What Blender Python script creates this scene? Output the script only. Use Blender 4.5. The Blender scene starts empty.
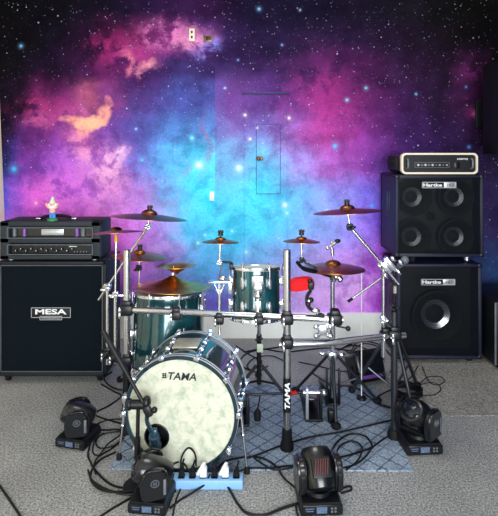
import bpy, bmesh, math, random
from mathutils import Vector, Matrix
random.seed(7)
PI = math.pi
scene = bpy.context.scene
COL = scene.collection
EYE = 1.5                      # camera height, focal length 500 px, horizon on row 150

def P(px, py, Y):              # point at depth Y seen at a pixel (layout measuring only)
    return Vector(((px-249)*Y/500, Y, EYE-(py-150)*Y/500))
def F(px, py, z=0.0):          # point at height z (the floor) seen at a pixel
    return P(px, py, (EYE-z)*500/(py-150))
def lin(c):
    return tuple((v/255/12.92) if v/255 <= .04045 else ((v/255+.055)/1.055)**2.4 for v in c)

# ------------------------------------------------------------------ materials
class NT:
    def __init__(s, name):
        s.m = bpy.data.materials.new(name); s.m.use_nodes = True
        s.t = s.m.node_tree; s.t.nodes.clear()
        s.out = s.n('ShaderNodeOutputMaterial')
    def n(s, typ, **kw):
        nd = s.t.nodes.new(typ)
        for k, v in kw.items(): setattr(nd, k, v)
        return nd
    def l(s, a, b): s.t.links.new(a, b)
    def set(s, sock, v):
        if isinstance(v, bpy.types.NodeSocket): s.l(v, sock)
        else: sock.default_value = v
    def math(s, op, a, b=0.0, c=None, clamp=False):
        nd = s.n('ShaderNodeMath', operation=op, use_clamp=clamp)
        s.set(nd.inputs[0], a); s.set(nd.inputs[1], b)
        if c is not None: s.set(nd.inputs[2], c)
        return nd.outputs[0]
    def mix(s, f, a, b, blend='MIX'):
        nd = s.n('ShaderNodeMix', data_type='RGBA', blend_type=blend)
        s.set(nd.inputs[0], f)
        for i, v in ((6, a), (7, b)):
            s.set(nd.inputs[i], v if isinstance(v, bpy.types.NodeSocket) else tuple(v)[:3]+(1,))
        return nd.outputs[2]
    def noise(s, vec, scale, detail=4, rough=.55, dist=0.0):
        nd = s.n('ShaderNodeTexNoise'); s.l(vec, nd.inputs['Vector'])
        nd.inputs['Scale'].default_value = scale; nd.inputs['Detail'].default_value = detail
        nd.inputs['Roughness'].default_value = rough; nd.inputs['Distortion'].default_value = dist
        return nd
    def ramp(s, fac, stops, interp='LINEAR'):
        nd = s.n('ShaderNodeValToRGB'); cr = nd.color_ramp; cr.interpolation = interp
        while len(cr.elements) > 1: cr.elements.remove(cr.elements[-1])
        cr.elements[0].position = stops[0][0]; cr.elements[0].color = tuple(stops[0][1])+(1,)
        for p, c in stops[1:]:
            e = cr.elements.new(p); e.color = tuple(c)+(1,)
        s.l(fac, nd.inputs[0]); return nd.outputs[0]
    def rng(s, v, a, b, c=0.0, d=1.0, kind='SMOOTHSTEP'):
        nd = s.n('ShaderNodeMapRange', interpolation_type=kind)
        s.set(nd.inputs[0], v)
        for i, q in enumerate((a, b, c, d)): nd.inputs[1+i].default_value = q
        return nd.outputs[0]
    def bsdf(s, color, rough=.5, metal=0.0, coat=0.0, spec=.5):
        b = s.n('ShaderNodeBsdfPrincipled')
        s.set(b.inputs['Base Color'], color if isinstance(color, bpy.types.NodeSocket) else tuple(color)[:3]+(1,))
        s.set(b.inputs['Roughness'], rough); s.set(b.inputs['Metallic'], metal)
        b.inputs['Coat Weight'].default_value = coat; b.inputs['Coat Roughness'].default_value = .05
        b.inputs['Specular IOR Level'].default_value = spec
        s.l(b.outputs[0], s.out.inputs[0]); return b
    def bump(s, b, h, strength, dist):
        nd = s.n('ShaderNodeBump'); nd.inputs['Strength'].default_value = strength
        nd.inputs['Distance'].default_value = dist
        s.l(h, nd.inputs['Height']); s.l(nd.outputs[0], b.inputs['Normal'])
    def obj(s): return s.n('ShaderNodeTexCoord').outputs['Object']
    def pos(s): return s.n('ShaderNodeNewGeometry').outputs['Position']

def mat(name, c, rough=.5, metal=0.0, coat=0.0, spec=.5, var=.12, scale=30, bump=0.0):
    t = NT(name); v = t.obj(); nz = t.noise(v, scale, 3).outputs[0]
    c = lin(c)
    col = t.mix(t.rng(nz, .3, .7), [x*(1-var) for x in c], [min(1, x*(1+var)) for x in c])
    b = t.bsdf(col, rough, metal, coat, spec)
    if bump: t.bump(b, nz, bump, .002)
    return t.m

M = {}
M['chrome'] = mat('chrome', (232, 235, 240), .22, 1.0, var=.04)
M['steel'] = mat('brushed_tube', (205, 206, 208), .24, 1.0, var=.04)
M['dark_steel'] = mat('dark_steel', (74, 78, 86), .35, .9, var=.05)
M['black'] = mat('black_plastic', (10, 13, 18), .42, spec=.4)
M['gloss_black'] = mat('gloss_black', (11, 14, 19), .28, coat=.25)
M['rubber'] = mat('rubber', (12, 14, 17), .75, spec=.25)
M['cable'] = mat('cable_rubber', (8, 10, 14), .55, spec=.3)
M['tolex'] = mat('dark_tolex', (13, 19, 27), .6, spec=.35, var=.3, scale=400, bump=.5)
M['fascia'] = mat('grey_tolex', (34, 42, 49), .6, spec=.3, var=.35, scale=300, bump=.5)
M['navy'] = mat('navy_tolex', (17, 21, 46), .55, spec=.4, var=.2, scale=400, bump=.4)
M['red'] = mat('red_plastic', (200, 8, 14), .5, spec=.15, var=.03)
M['white'] = mat('white_plastic', (225, 228, 230), .4, var=.03)
M['cream'] = mat('cream_paint', (232, 226, 205), .55, var=.03, scale=8)
M['beige'] = mat('beige_rim', (222, 212, 190), .45, var=.04)
M['silver'] = mat('silver_paint', (190, 194, 198), .35, .6, var=.04)
M['gold'] = mat('gold_felt', (205, 150, 60), .45, .4)
M['blue'] = mat('pale_blue_plastic', (128, 176, 224), .45, var=.05)
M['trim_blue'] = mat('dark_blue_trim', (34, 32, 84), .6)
M['white_paint'] = mat('white_paint', (238, 242, 240), .55, var=.03, scale=8)
M['wall_cream'] = mat('cream_wall_paint', (254, 240, 206), .6, var=.03, scale=8)
M['ceiling'] = mat('ceiling_paint', (225, 222, 215), .8, var=.02)
M['purple'] = mat('purple_gloss', (112, 66, 150), .2, coat=.6)
M['paper'] = mat('dark_paper_cone', (20, 24, 29), .7, spec=.2)
M['mapleplate'] = mat('satin_plate', (176, 172, 158), .35, .5)
M['tag'] = mat('pale_green_tag', (190, 205, 180), .6)
M['grey'] = mat('grey_plastic', (92, 98, 106), .45)
M['red_lit'] = mat('red_lit_slats', (96, 44, 46), .45)  # red light on the vent slats, put into their colour
M['ink'] = mat('black_ink', (14, 18, 24), .6, var=.02)
M['head_dark'] = mat('drum_inside', (20, 22, 30), .8)
M['micblue'] = mat('blue_grille', (60, 88, 106), .32, .7, var=.2, scale=300)
M['skin'] = mat('figurine_skin', (226, 160, 140), .5)
M['green'] = mat('figurine_green', (40, 130, 60), .5)
M['gnome_blue'] = mat('figurine_blue', (70, 130, 215), .5)
M['brown'] = mat('brown_knob', (120, 88, 58), .35, .5)
M['screen'] = mat('display_panel', (84, 100, 128), .3, var=.3, scale=120)

def shell_mat(name, c0, c1):
    t = NT(name); v = t.obj()
    nz = t.noise(v, 9, 5, .6, .6).outputs[0]
    b = t.bsdf(t.mix(t.rng(nz, .25, .75), lin(c0), lin(c1)), .22, .35, 1.0)
    return t.m
M['teal'] = shell_mat('teal_lacquer', (6, 46, 52), (22, 84, 92))
M['teal_dark'] = shell_mat('dark_teal_lacquer', (12, 34, 48), (22, 58, 72))

def cymbal_mat(name, c):
    t = NT(name); v = t.obj()
    sep = t.n('ShaderNodeSeparateXYZ'); t.l(v, sep.inputs[0])
    r = t.math('SQRT', t.math('ADD', t.math('MULTIPLY', sep.outputs[0], sep.outputs[0]), t.math('MULTIPLY', sep.outputs[1], sep.outputs[1])))
    w = t.math('SINE', t.math('MULTIPLY', r, 1400))
    nz = t.noise(v, 26, 4).outputs[0]; cl = lin(c)
    col = t.mix(t.rng(nz, .3, .7), [x*.72 for x in cl], [min(1, x*1.25) for x in cl])
    b = t.bsdf(col, .33, 1.0)
    t.bump(b, w, .12, .001); return t.m
M['bronze'] = cymbal_mat('bronze', (158, 102, 50))
M['bronze_dark'] = cymbal_mat('dark_bronze', (122, 78, 54))
M['bronze_gold'] = cymbal_mat('golden_bronze', (196, 138, 58))

def head_mat():
    t = NT('mottled_drumhead'); v = t.obj()
    n1 = t.noise(v, 22, 6, .68, .4).outputs[0]; n2 = t.noise(v, 55, 3, .5).outputs[0]
    c = t.mix(t.rng(n1, .42, .70), lin((203, 204, 186)), lin((160, 170, 150)))
    c = t.mix(t.math('MULTIPLY', t.rng(n2, .5, .75), .3), c, lin((150, 168, 148)))
    t.bsdf(c, .5); return t.m
M['head'] = head_mat()

def grille_mat(name, pitch, hole, col, axis=(0, 2)):
    # punched sheet: staggered round holes are see-through
    t = NT(name); sep = t.n('ShaderNodeSeparateXYZ'); t.l(t.pos(), sep.inputs[0])
    a, b = sep.outputs[axis[0]], sep.outputs[axis[1]]
    def cell(ox, oy):
        u = t.math('SUBTRACT', t.math('FRACT', t.math('ADD', t.math('DIVIDE', a, pitch), ox)), .5)
        w = t.math('MULTIPLY', t.math('SUBTRACT', t.math('FRACT', t.math('ADD', t.math('DIVIDE', b, pitch*1.732), oy)), .5), 1.732)
        return t.math('SQRT', t.math('ADD', t.math('MULTIPLY', u, u), t.math('MULTIPLY', w, w)))
    d = t.math('MINIMUM', cell(0, 0), cell(.5, .5))
    hole_f = t.math('LESS_THAN', d, hole)
    bs = t.bsdf(lin(col), .4, .3, spec=.25)
    tr = t.n('ShaderNodeBsdfTransparent'); mx = t.n('ShaderNodeMixShader')
    t.l(hole_f, mx.inputs[0]); t.l(bs.outputs[0], mx.inputs[1]); t.l(tr.outputs[0], mx.inputs[2])
    t.l(mx.outputs[0], t.out.inputs[0]); return t.m
M['perf'] = grille_mat('perforated_grille', .0125, .42, (20, 25, 30))
def cloth_mat():
    t = NT('woven_grille_cloth'); v = t.pos()
    sep = t.n('ShaderNodeSeparateXYZ'); t.l(v, sep.inputs[0])
    w = t.math('MULTIPLY', t.math('SINE', t.math('MULTIPLY', sep.outputs[0], 900)), t.math('SINE', t.math('MULTIPLY', sep.outputs[2], 900)))
    nz = t.noise(v, 240, 3).outputs[0]
    c = t.mix(t.rng(t.math('ADD', nz, t.math('MULTIPLY', w, .1)), .3, .7), lin((3, 10, 15)), lin((11, 23, 32)))
    b = t.bsdf(c, .85, spec=.1); t.bump(b, w, .2, .001); return t.m
M['cloth'] = cloth_mat()

def carpet_mat(name, c0, c1, c2):
    t = NT(name); v = t.pos()
    n0 = t.noise(v, 1.6, 3).outputs[0]; n1 = t.noise(v, 105, 4, .75).outputs[0]; n2 = t.noise(v, 240, 2, .6).outputs[0]
    c = t.mix(t.rng(n1, .32, .68), lin(c0), lin(c1))
    c = t.mix(t.math('MULTIPLY', t.rng(n2, .45, .7), .5), c, lin(c2))
    c = t.mix(t.math('MULTIPLY', t.rng(n0, .4, .7), .25), c, [x*.8 for x in lin(c0)])
    b = t.bsdf(c, .95, spec=.1); t.bump(b, n1, .9, .012); return t.m
M['carpet'] = carpet_mat('loop_carpet', (74, 77, 80), (200, 201, 200), (222, 222, 220))
M['carpet2'] = carpet_mat('tan_carpet', (74, 74, 72), (192, 189, 182), (210, 207, 200))

def rug_mat():
    t = NT('lattice_rug'); v = t.pos()
    sep = t.n('ShaderNodeSeparateXYZ'); nz = t.noise(v, 30, 4, .7)
    wob = t.n('ShaderNodeVectorMath', operation='MULTIPLY_ADD')
    t.l(nz.outputs['Color'], wob.inputs[0]); wob.inputs[1].default_value = (.016, .016, 0); t.l(v, wob.inputs[2])
    t.l(wob.outputs[0], sep.inputs[0]); x, y = sep.outputs[0], sep.outputs[1]
    k = 1/.105
    u = t.math('ABSOLUTE', t.math('SUBTRACT', t.math('FRACT', t.math('MULTIPLY', t.math('ADD', x, y), k)), .5))
    w = t.math('ABSOLUTE', t.math('SUBTRACT', t.math('FRACT', t.math('MULTIPLY', t.math('SUBTRACT', x, y), k)), .5))
    line = t.rng(t.math('MINIMUM', u, w), .035, .075, 1, 0)
    u2 = t.math('ABSOLUTE', t.math('SUBTRACT', t.math('FRACT', t.math('MULTIPLY', y, 34)), .5))
    fade = t.rng(t.noise(v, 7, 4).outputs[0], .36, .62)
    line = t.math('MULTIPLY', line, t.math('ADD', t.math('MULTIPLY', fade, .6), .4))
    n2 = t.noise(v, 120, 3, .7).outputs[0]
    base = t.mix(t.rng(n2, .3, .7), lin((98, 116, 138)), lin((176, 190, 204)))
    base = t.mix(t.math('MULTIPLY', t.rng(u2, .36, .44), .22), base, lin((84, 108, 136)))
    base = t.mix(t.math('MULTIPLY', t.rng(t.noise(v, 4, 5, .65).outputs[0], .48, .68), .5), base, lin((92, 108, 128)))
    c = t.mix(t.math('MULTIPLY', line, .85), base, lin((34, 58, 88)))
    b = t.bsdf(c, .92, spec=.1); t.bump(b, n2, .5, .004); return t.m
M['rug'] = rug_mat()

# the wallpaper: rows of colours of the printed nebula, warped with noise, then filaments and stars
ROWS = [
 (8,[(5,(12,11,13)),(60,(14,12,20)),(110,(20,14,32)),(160,(41,20,59)),(200,(47,20,61)),(250,(22,15,41)),(300,(20,16,38)),(350,(24,16,36)),(400,(21,18,29)),(450,(15,14,16)),(490,(11,11,11))]),
 (40,[(5,(12,10,14)),(60,(17,12,26)),(92,(42,15,48)),(115,(88,22,71)),(135,(109,29,88)),(160,(119,44,110)),(200,(78,37,104)),(225,(41,22,66)),(260,(26,17,48)),(300,(29,20,51)),(350,(34,20,51)),(400,(32,19,42)),(450,(20,14,22)),(490,(10,8,12))]),
 (70,[(5,(15,12,18)),(50,(27,15,37)),(80,(55,22,64)),(110,(87,25,82)),(140,(71,27,89)),(180,(47,35,89)),(210,(49,34,87)),(250,(47,26,72)),(300,(54,27,74)),(350,(77,27,82)),(400,(47,22,57)),(440,(29,16,35)),(475,(50,19,52)),(495,(12,10,13))]),
 (100,[(5,(22,14,28)),(20,(38,17,43)),(35,(81,24,72)),(60,(108,36,100)),(88,(155,74,112)),(110,(120,55,120)),(130,(76,46,112)),(150,(69,57,129)),(180,(62,72,148)),(212,(65,69,144)),(232,(89,50,122)),(265,(81,46,119)),(300,(100,43,114)),(330,(124,34,105)),(360,(93,31,93)),(400,(55,24,72)),(440,(31,18,43)),(470,(60,23,65)),(495,(12,10,15))]),
 (132,[(4,(29,18,40)),(14,(50,23,65)),(30,(95,36,110)),(60,(121,50,133)),(85,(158,76,144)),(104,(108,56,144)),(125,(83,67,151)),(150,(76,88,169)),(180,(68,115,184)),(212,(79,113,189)),(232,(108,94,171)),(265,(110,94,176)),(300,(140,70,155)),(330,(157,54,139)),(360,(117,41,124)),(400,(63,30,90)),(440,(43,22,65)),(475,(45,24,61)),(495,(18,13,22))]),
 (165,[(4,(38,35,88)),(14,(69,50,144)),(30,(123,58,165)),(60,(134,65,177)),(88,(154,81,184)),(112,(186,106,198)),(135,(123,100,200)),(160,(88,140,217)),(182,(71,182,230)),(200,(58,200,240)),(235,(88,186,236)),(265,(92,179,232)),(300,(150,121,211)),(330,(165,88,190)),(360,(136,60,165)),(385,(92,50,140)),(440,(42,26,75)),(490,(36,26,56))]),
 (197,[(4,(56,76,186)),(16,(150,80,205)),(34,(206,84,202)),(55,(176,80,200)),(80,(172,82,204)),(112,(202,120,218)),(140,(184,124,222)),(165,(126,152,232)),(185,(60,190,246)),(215,(36,208,252)),(250,(50,212,252)),(280,(72,196,248)),(310,(124,166,242)),(345,(136,130,226)),(368,(112,96,212)),(385,(90,64,186)),(440,(46,33,86)),(490,(44,33,72))]),
 (230,[(5,(120,80,190)),(60,(190,80,204)),(110,(218,104,220)),(140,(196,112,220)),(165,(154,136,226)),(190,(76,190,248)),(230,(44,208,252)),(270,(72,200,250)),(300,(116,176,246)),(330,(146,160,246)),(360,(146,116,230)),(385,(110,64,200)),(440,(48,40,96)),(490,(48,38,80))]),
 (265,[(60,(160,70,190)),(125,(196,96,212)),(150,(166,104,210)),(170,(144,120,216)),(200,(86,176,242)),(225,(84,180,244)),(290,(150,164,242)),(310,(172,160,242)),(345,(186,134,236)),(375,(162,72,206)),(440,(46,42,106)),(490,(36,56,98))]),
 (300,[(60,(120,60,170)),(150,(124,84,196)),(215,(112,100,212)),(240,(132,124,222)),(300,(204,166,244)),(330,(206,154,242)),(360,(206,130,236)),(380,(166,64,204)),(440,(60,50,120)),(490,(32,50,86))]),
]
STARS = [(199,165,7,(215,250,255)),(239,168,7,(205,250,255)),(192,138,4,(110,230,250)),(335,146,5,(90,170,245)),(347,100,3,(140,190,240)),
 (245,115,3,(230,225,250)),(289,118,3,(250,225,235)),(250,139,3,(225,225,240)),(257,128,2,(220,220,240)),(285,205,5,(215,250,255)),(287,213,4,(170,240,255)),
 (246,252,4,(190,250,255)),(205,235,3,(150,240,255)),(198,243,4,(150,240,255)),(232,231,3,(160,240,255)),(14,169,6,(60,170,230)),(21,46,3,(110,180,230)),(142,160,3,(90,190,250)),
 (136,129,2,(150,210,250)),(259,9,3,(130,190,240)),(225,88,2,(170,200,250)),(416,94,2,(120,180,240)),(36,203,3,(250,190,230)),(366,88,3,(120,180,220)),(372,206,4,(70,150,240)),(327,210,3,(180,200,250)),(469,147,3,(90,130,220)),(466,87,2,(90,140,210)),(485,290,3,(110,150,210)),(238,60,2,(110,130,220)),(282,45,2,(120,150,220)),(300,10,2,(150,170,230))]

def mural_mat():
    t = NT('nebula_wallpaper')
    sep = t.n('ShaderNodeSeparateXYZ'); v = t.pos(); t.l(v, sep.inputs[0])
    X, Z = sep.outputs[0], sep.outputs[2]
    px0 = t.math('MULTIPLY_ADD', X, 125, 249); py0 = t.math('MULTIPLY_ADD', t.math('SUBTRACT', EYE, Z), 125, 150)
    flat = t.n('ShaderNodeCombineXYZ'); t.l(px0, flat.inputs[0]); t.l(py0, flat.inputs[1])
    fv = flat.outputs[0]
    warp = t.noise(fv, .035, 5, .6); ws = t.n('ShaderNodeSeparateXYZ'); t.l(warp.outputs['Color'], ws.inputs[0])
    px = t.math('ADD', px0, t.math('MULTIPLY_ADD', ws.outputs[0], 44, -22))
    py = t.math('ADD', py0, t.math('MULTIPLY_ADD', ws.outputs[1], 40, -20))
    fx = t.math('DIVIDE', px, 498)
    col = None
    for i, (y, st) in enumerate(ROWS):
        r = t.ramp(fx, [(x/498, lin(c)) for x, c in st], 'LINEAR')
        if col is None: col = r
        else: col = t.mix(t.rng(py, ROWS[i-1][0], y), col, r)
    # dusty contrast
    n1 = t.noise(fv, .045, 8, .66, .25).outputs[0]
    n2 = t.noise(fv, .02, 5, .6, .3).outputs[0]
    k = t.math('MULTIPLY', t.rng(n1, .25, .75, .58, 1.5, 'LINEAR'), t.rng(n2, .3, .7, .8, 1.2, 'LINEAR'))
    vm = t.n('ShaderNodeVectorMath', operation='SCALE'); t.l(col, vm.inputs[0]); t.l(k, vm.inputs['Scale'])
    col = vm.outputs[0]
    def blob(cx, cy, rx, ry, warped=True):
        a, b = (px, py) if warped else (px0, py0)
        dx = t.math('DIVIDE', t.math('SUBTRACT', a, cx), rx); dy = t.math('DIVIDE', t.math('SUBTRACT', b, cy), ry)
        d = t.math('ADD', t.math('MULTIPLY', dx, dx), t.math('MULTIPLY', dy, dy))
        return t.math('POWER', 2.718, t.math('MULTIPLY', d, -1))
    # glowing gas inside soft regions: wisps and billows
    rg = t.noise(fv, .045, 7, .62, .3); rn = rg.outputs[0]
    ridge = t.rng(t.math('ABSOLUTE', t.math('SUBTRACT', rn, .5)), 0, .13, 1, 0)
    cloud = t.rng(n1, .40, .66)
    wisp = t.math('ADD', t.math('MULTIPLY', t.math('MULTIPLY', ridge, cloud), .75), t.math('MULTIPLY', cloud, .35), clamp=True)
    def near(): 
        return (t.math('ADD', px0, t.math('MULTIPLY', t.math('SUBTRACT', px, px0), .35)), t.math('ADD', py0, t.math('MULTIPLY', t.math('SUBTRACT', py, py0), .35)))
    nx, ny = near()
    for (cx, cy, rx, ry, c, kind, s) in [
        (64,118,18,8,(190,70,140),'w',.9),(40,108,20,9,(178,50,120),'w',1.1),(38,122,12,7,(214,90,150),'w',.9),
        (84,134,12,14,(232,130,176),'w',1.2),(82,155,9,14,(240,160,206),'w',1.1),(108,165,13,14,(248,186,220),'w',1.4),(123,154,5,7,(250,200,226),'w',1.4),(100,192,20,26,(236,150,216),'w',.8),
        (108,45,17,12,(176,36,116),'w',.9),(135,58,24,10,(190,54,136),'w',1.1),(128,68,5,12,(226,120,150),'w',1.0),(148,68,10,4,(240,150,170),'w',1.3),(165,36,22,11,(226,120,186),'w',1.5),(192,42,14,8,(236,150,190),'w',1.3),(205,50,12,7,(130,130,236),'w',1.2),
        (165,200,20,8,(140,84,134),'w',1.0),(476,105,8,6,(176,66,140),'w',1.6),(468,72,12,9,(120,40,110),'w',1.2),(320,105,30,40,(176,48,140),'w',.6),(60,195,28,26,(240,124,222),'w',.9),
        (345,290,34,26,(230,186,246),'w',1.0),(160,250,28,24,(204,156,228),'w',.7),(230,190,60,46,(96,228,255),'w',.6),(205,146,4,22,(150,60,124),'w',.9),(183,168,5,10,(170,80,140),'w',.9),
        (66,120,8,3.2,(236,140,140),'n',.7),(76,122,10,5,(250,168,140),'n',.85),(87,125,12,6.5,(255,180,146),'n',.95),(97,122,9,7,(255,182,146),'n',.95),(105,113,6,9,(252,166,146),'n',.85),(109,102,3.4,7,(236,140,150),'n',.6),(84,131,6,6,(246,160,150),'n',.7)]:
        if kind == 'n':
            dx = t.math('DIVIDE', t.math('SUBTRACT', nx, cx), rx); dy = t.math('DIVIDE', t.math('SUBTRACT', ny, cy), ry)
            d = t.math('ADD', t.math('MULTIPLY', dx, dx), t.math('MULTIPLY', dy, dy))
            f = t.math('MULTIPLY', t.math('MULTIPLY', t.rng(d, .35, 1.7, 1, 0), t.rng(n1, .36, .56, .45, 1)), s, clamp=True)
        else:
            f = t.math('MULTIPLY', t.math('MULTIPLY', blob(cx, cy, rx, ry), wisp), s*1.25, clamp=True)
        col = t.mix(f, col, lin(c))
    # a strip of paper whose print does not quite meet its neighbour
    st = t.math('MULTIPLY', t.math('GREATER_THAN', px0, 215), t.rng(px0, 236, 262, 1, 0))
    st = t.math('MULTIPLY', st, t.rng(py0, 60, 95)); st = t.math('MULTIPLY', st, t.rng(py0, 150, 250, 1, 0))
    col = t.mix(t.math('MULTIPLY', st, .42), col, lin((122, 74, 160)))
    gr = t.noise(fv, .42, 3, .7).outputs[0]
    vm2 = t.n('ShaderNodeVectorMath', operation='SCALE'); t.l(col, vm2.inputs[0]); t.l(t.rng(gr, .3, .7, .84, 1.16, 'LINEAR'), vm2.inputs['Scale'])
    col = vm2.outputs[0]
    # stars
    for sc, th, thr, s in ((.11, .085, .3, 1.0), (.22, .13, .4, .65), (.05, .055, .3, 1.0), (.16, .11, .3, .8), (.34, .16, .3, .35)):
        vo = t.n('ShaderNodeTexVoronoi', feature='F1'); t.l(fv, vo.inputs['Vector']); vo.inputs['Scale'].default_value = sc
        cs = t.n('ShaderNodeSeparateColor'); t.l(vo.outputs['Color'], cs.inputs[0])
        f = t.math('MULTIPLY', t.rng(vo.outputs['Distance'], th*.25, th*1.15, 1, 0), t.rng(cs.outputs[0], thr, 1, 0, s, 'LINEAR'))
        col = t.mix(f, col, t.mix(cs.outputs[1], lin((150, 180, 235)), lin((245, 215, 245))))
    for (cx, cy, r, c) in STARS:
        a = t.math('ADD', t.math('MULTIPLY', blob(cx, cy, r*.34, r*.34, False), .95), t.math('MULTIPLY', blob(cx, cy, r*.8, r*.8, False), .34), clamp=True)
        col = t.mix(a, col, lin(c))
    hs = t.n('ShaderNodeHueSaturation'); t.l(col, hs.inputs['Color']); hs.inputs['Saturation'].default_value = 0.98; hs.inputs['Value'].default_value = 1.02
    col = hs.outputs[0]
    t.bsdf(col, .8, spec=.04)
    return t.m
M['mural'] = mural_mat()

# ------------------------------------------------------------------ mesh builder
def frame(a, b):
    z = (Vector(b)-Vector(a)).normalized()
    u = Vector((0, 0, 1)) if abs(z.z) < .95 else Vector((0, 1, 0))
    x = u.cross(z).normalized(); y = z.cross(x)
    m = Matrix((x, y, z)).transposed().to_4x4(); m.translation = Vector(a); return m
def R(ax, deg): return Matrix.Rotation(math.radians(deg), 4, ax)
def T(*v): return Matrix.Translation(Vector(v[0]) if len(v) == 1 else Vector(v))
def catmull(pts, n=7):
    pts = [Vector(p) for p in pts]; out = []
    q = [pts[0]*2-pts[1]]+pts+[pts[-1]*2-pts[-2]]
    for i in range(1, len(q)-2):
        a, b, c, d = q[i-1:i+3]
        for k in range(n):
            s = k/n
            out.append(.5*((2*b)+(c-a)*s+(2*a-5*b+4*c-d)*s*s+(3*b-a-3*c+d)*s**3))
    out.append(pts[-1]); return out

class MB:
    def __init__(s): s.bm = bmesh.new()
    def box(s, c, size, rot=None, bevel=0.0, seg=2):
        m = T(c) @ (rot or Matrix()) @ Matrix.Diagonal((size[0], size[1], size[2], 1))
        r = bmesh.ops.create_cube(s.bm, size=1, matrix=m)
        if bevel:
            es = list({e for v in r['verts'] for e in v.link_edges})
            bmesh.ops.bevel(s.bm, geom=es, offset=bevel, segments=seg, affect='EDGES', profile=.5, clamp_overlap=True)
        return s
    def lathe(s, prof, m=None, seg=32, a0=0, a1=360):
        m = m or Matrix(); full = abs(a1-a0) >= 360
        n = seg if full else seg+1; rings = []
        for r, z in prof:
            if r < 1e-6: rings.append([s.bm.verts.new(m @ Vector((0, 0, z)))])
            else:
                rings.append([s.bm.verts.new(m @ Vector((r*math.cos(math.radians(a0+(a1-a0)*k/seg)), r*math.sin(math.radians(a0+(a1-a0)*k/seg)), z))) for k in range(n)])
        for A, B in zip(rings, rings[1:]):
            for k in range(seg):
                j = (k+1) % n
                try:
                    if len(A) == 1 and len(B) > 1: s.bm.faces.new((A[0], B[k], B[j]))
                    elif len(B) == 1 and len(A) > 1: s.bm.faces.new((A[k], A[j], B[0]))
                    elif len(A) > 1: s.bm.faces.new((A[k], A[j], B[j], B[k]))
                except ValueError: pass
        return s
    def tube(s, a, b, r, r2=None, seg=14):
        r2 = r if r2 is None else r2; L = (Vector(b)-Vector(a)).length
        return s.lathe([(0, 0), (r, 0), (r2, L), (0, L)], frame(a, b), seg)
    def pipe(s, a, b, ro, ri, seg=20):     # an open tube with a wall
        L = (Vector(b)-Vector(a)).length
        return s.lathe([(ri, L*.02), (ri, L), (ro, L), (ro, 0), (ri, 0), (ri, L*.02)], frame(a, b), seg)
    def torus(s, R_, r, m=None, seg=36, rs=8):
        return s.lathe([(R_+r*math.cos(2*PI*k/rs), r*math.sin(2*PI*k/rs)) for k in range(rs+1)], m, seg)
    def ball(s, c, r, scale=(1, 1, 1), rot=None, seg=16):
        m = T(c) @ (rot or Matrix()) @ Matrix.Diagonal((scale[0], scale[1], scale[2], 1))
        return s.lathe([(r*math.sin(PI*k/10), -r*math.cos(PI*k/10)) for k in range(11)], m, seg)
    def path(s, pts, r, seg=8, n=7, smooth=True):
        ps = catmull(pts, n) if smooth and len(pts) > 2 else [Vector(p) for p in pts]
        rings = []; up = None
        for i, p in enumerate(ps):
            d = (ps[min(i+1, len(ps)-1)]-ps[max(i-1, 0)]).normalized()
            if up is None: up = d.orthogonal().normalized()
            x = (up-d*up.dot(d)).normalized(); up = x; y = d.cross(x)
            rings.append([s.bm.verts.new(p+x*r*math.cos(2*PI*k/seg)+y*r*math.sin(2*PI*k/seg)) for k in range(seg)])
        for A, B in zip(rings, rings[1:]):
            for k in range(seg): s.bm.faces.new((A[k], A[(k+1) % seg], B[(k+1) % seg], B[k]))
        s.bm.faces.new(rings[0][::-1]); s.bm.faces.new(rings[-1]); return s
    def prism(s, pts2, y0, y1, m=None):    # outline in local x,z pushed along y
        m = m or Matrix()
        A = [s.bm.verts.new(m @ Vector((x, y0, z))) for x, z in pts2]; B = [s.bm.verts.new(m @ Vector((x, y1, z))) for x, z in pts2]
        s.bm.faces.new(A); s.bm.faces.new(B[::-1])
        for k in range(len(A)):
            j = (k+1) % len(A); s.bm.faces.new((A[j], A[k], B[k], B[j]))
        return s
    def build(s, name, m, parent=None, origin=None, smooth=38):
        bmesh.ops.remove_doubles(s.bm, verts=s.bm.verts, dist=1e-6)
        bmesh.ops.recalc_face_normals(s.bm, faces=s.bm.faces)
        off = Vector((0, 0, 0)); p = parent
        while p is not None: off += p.location; p = p.parent
        if parent is None and origin is not None: off = Vector(origin)
        if getattr(s, 'local', False): off = Vector((0, 0, 0))
        bmesh.ops.translate(s.bm, verts=s.bm.verts, vec=-off)
        me = bpy.data.meshes.new(name); s.bm.to_mesh(me); s.bm.free()
        me.materials.append(M[m] if isinstance(m, str) else m)
        for f in me.polygons: f.use_smooth = True
        me.set_sharp_from_angle(angle=math.radians(smooth))
        o = bpy.data.objects.new(name, me); COL.objects.link(o)
        if parent is not None: o.parent = parent
        elif origin is not None: o.location = origin
        return o
def LB():
    b = MB(); b.local = True; return b

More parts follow.
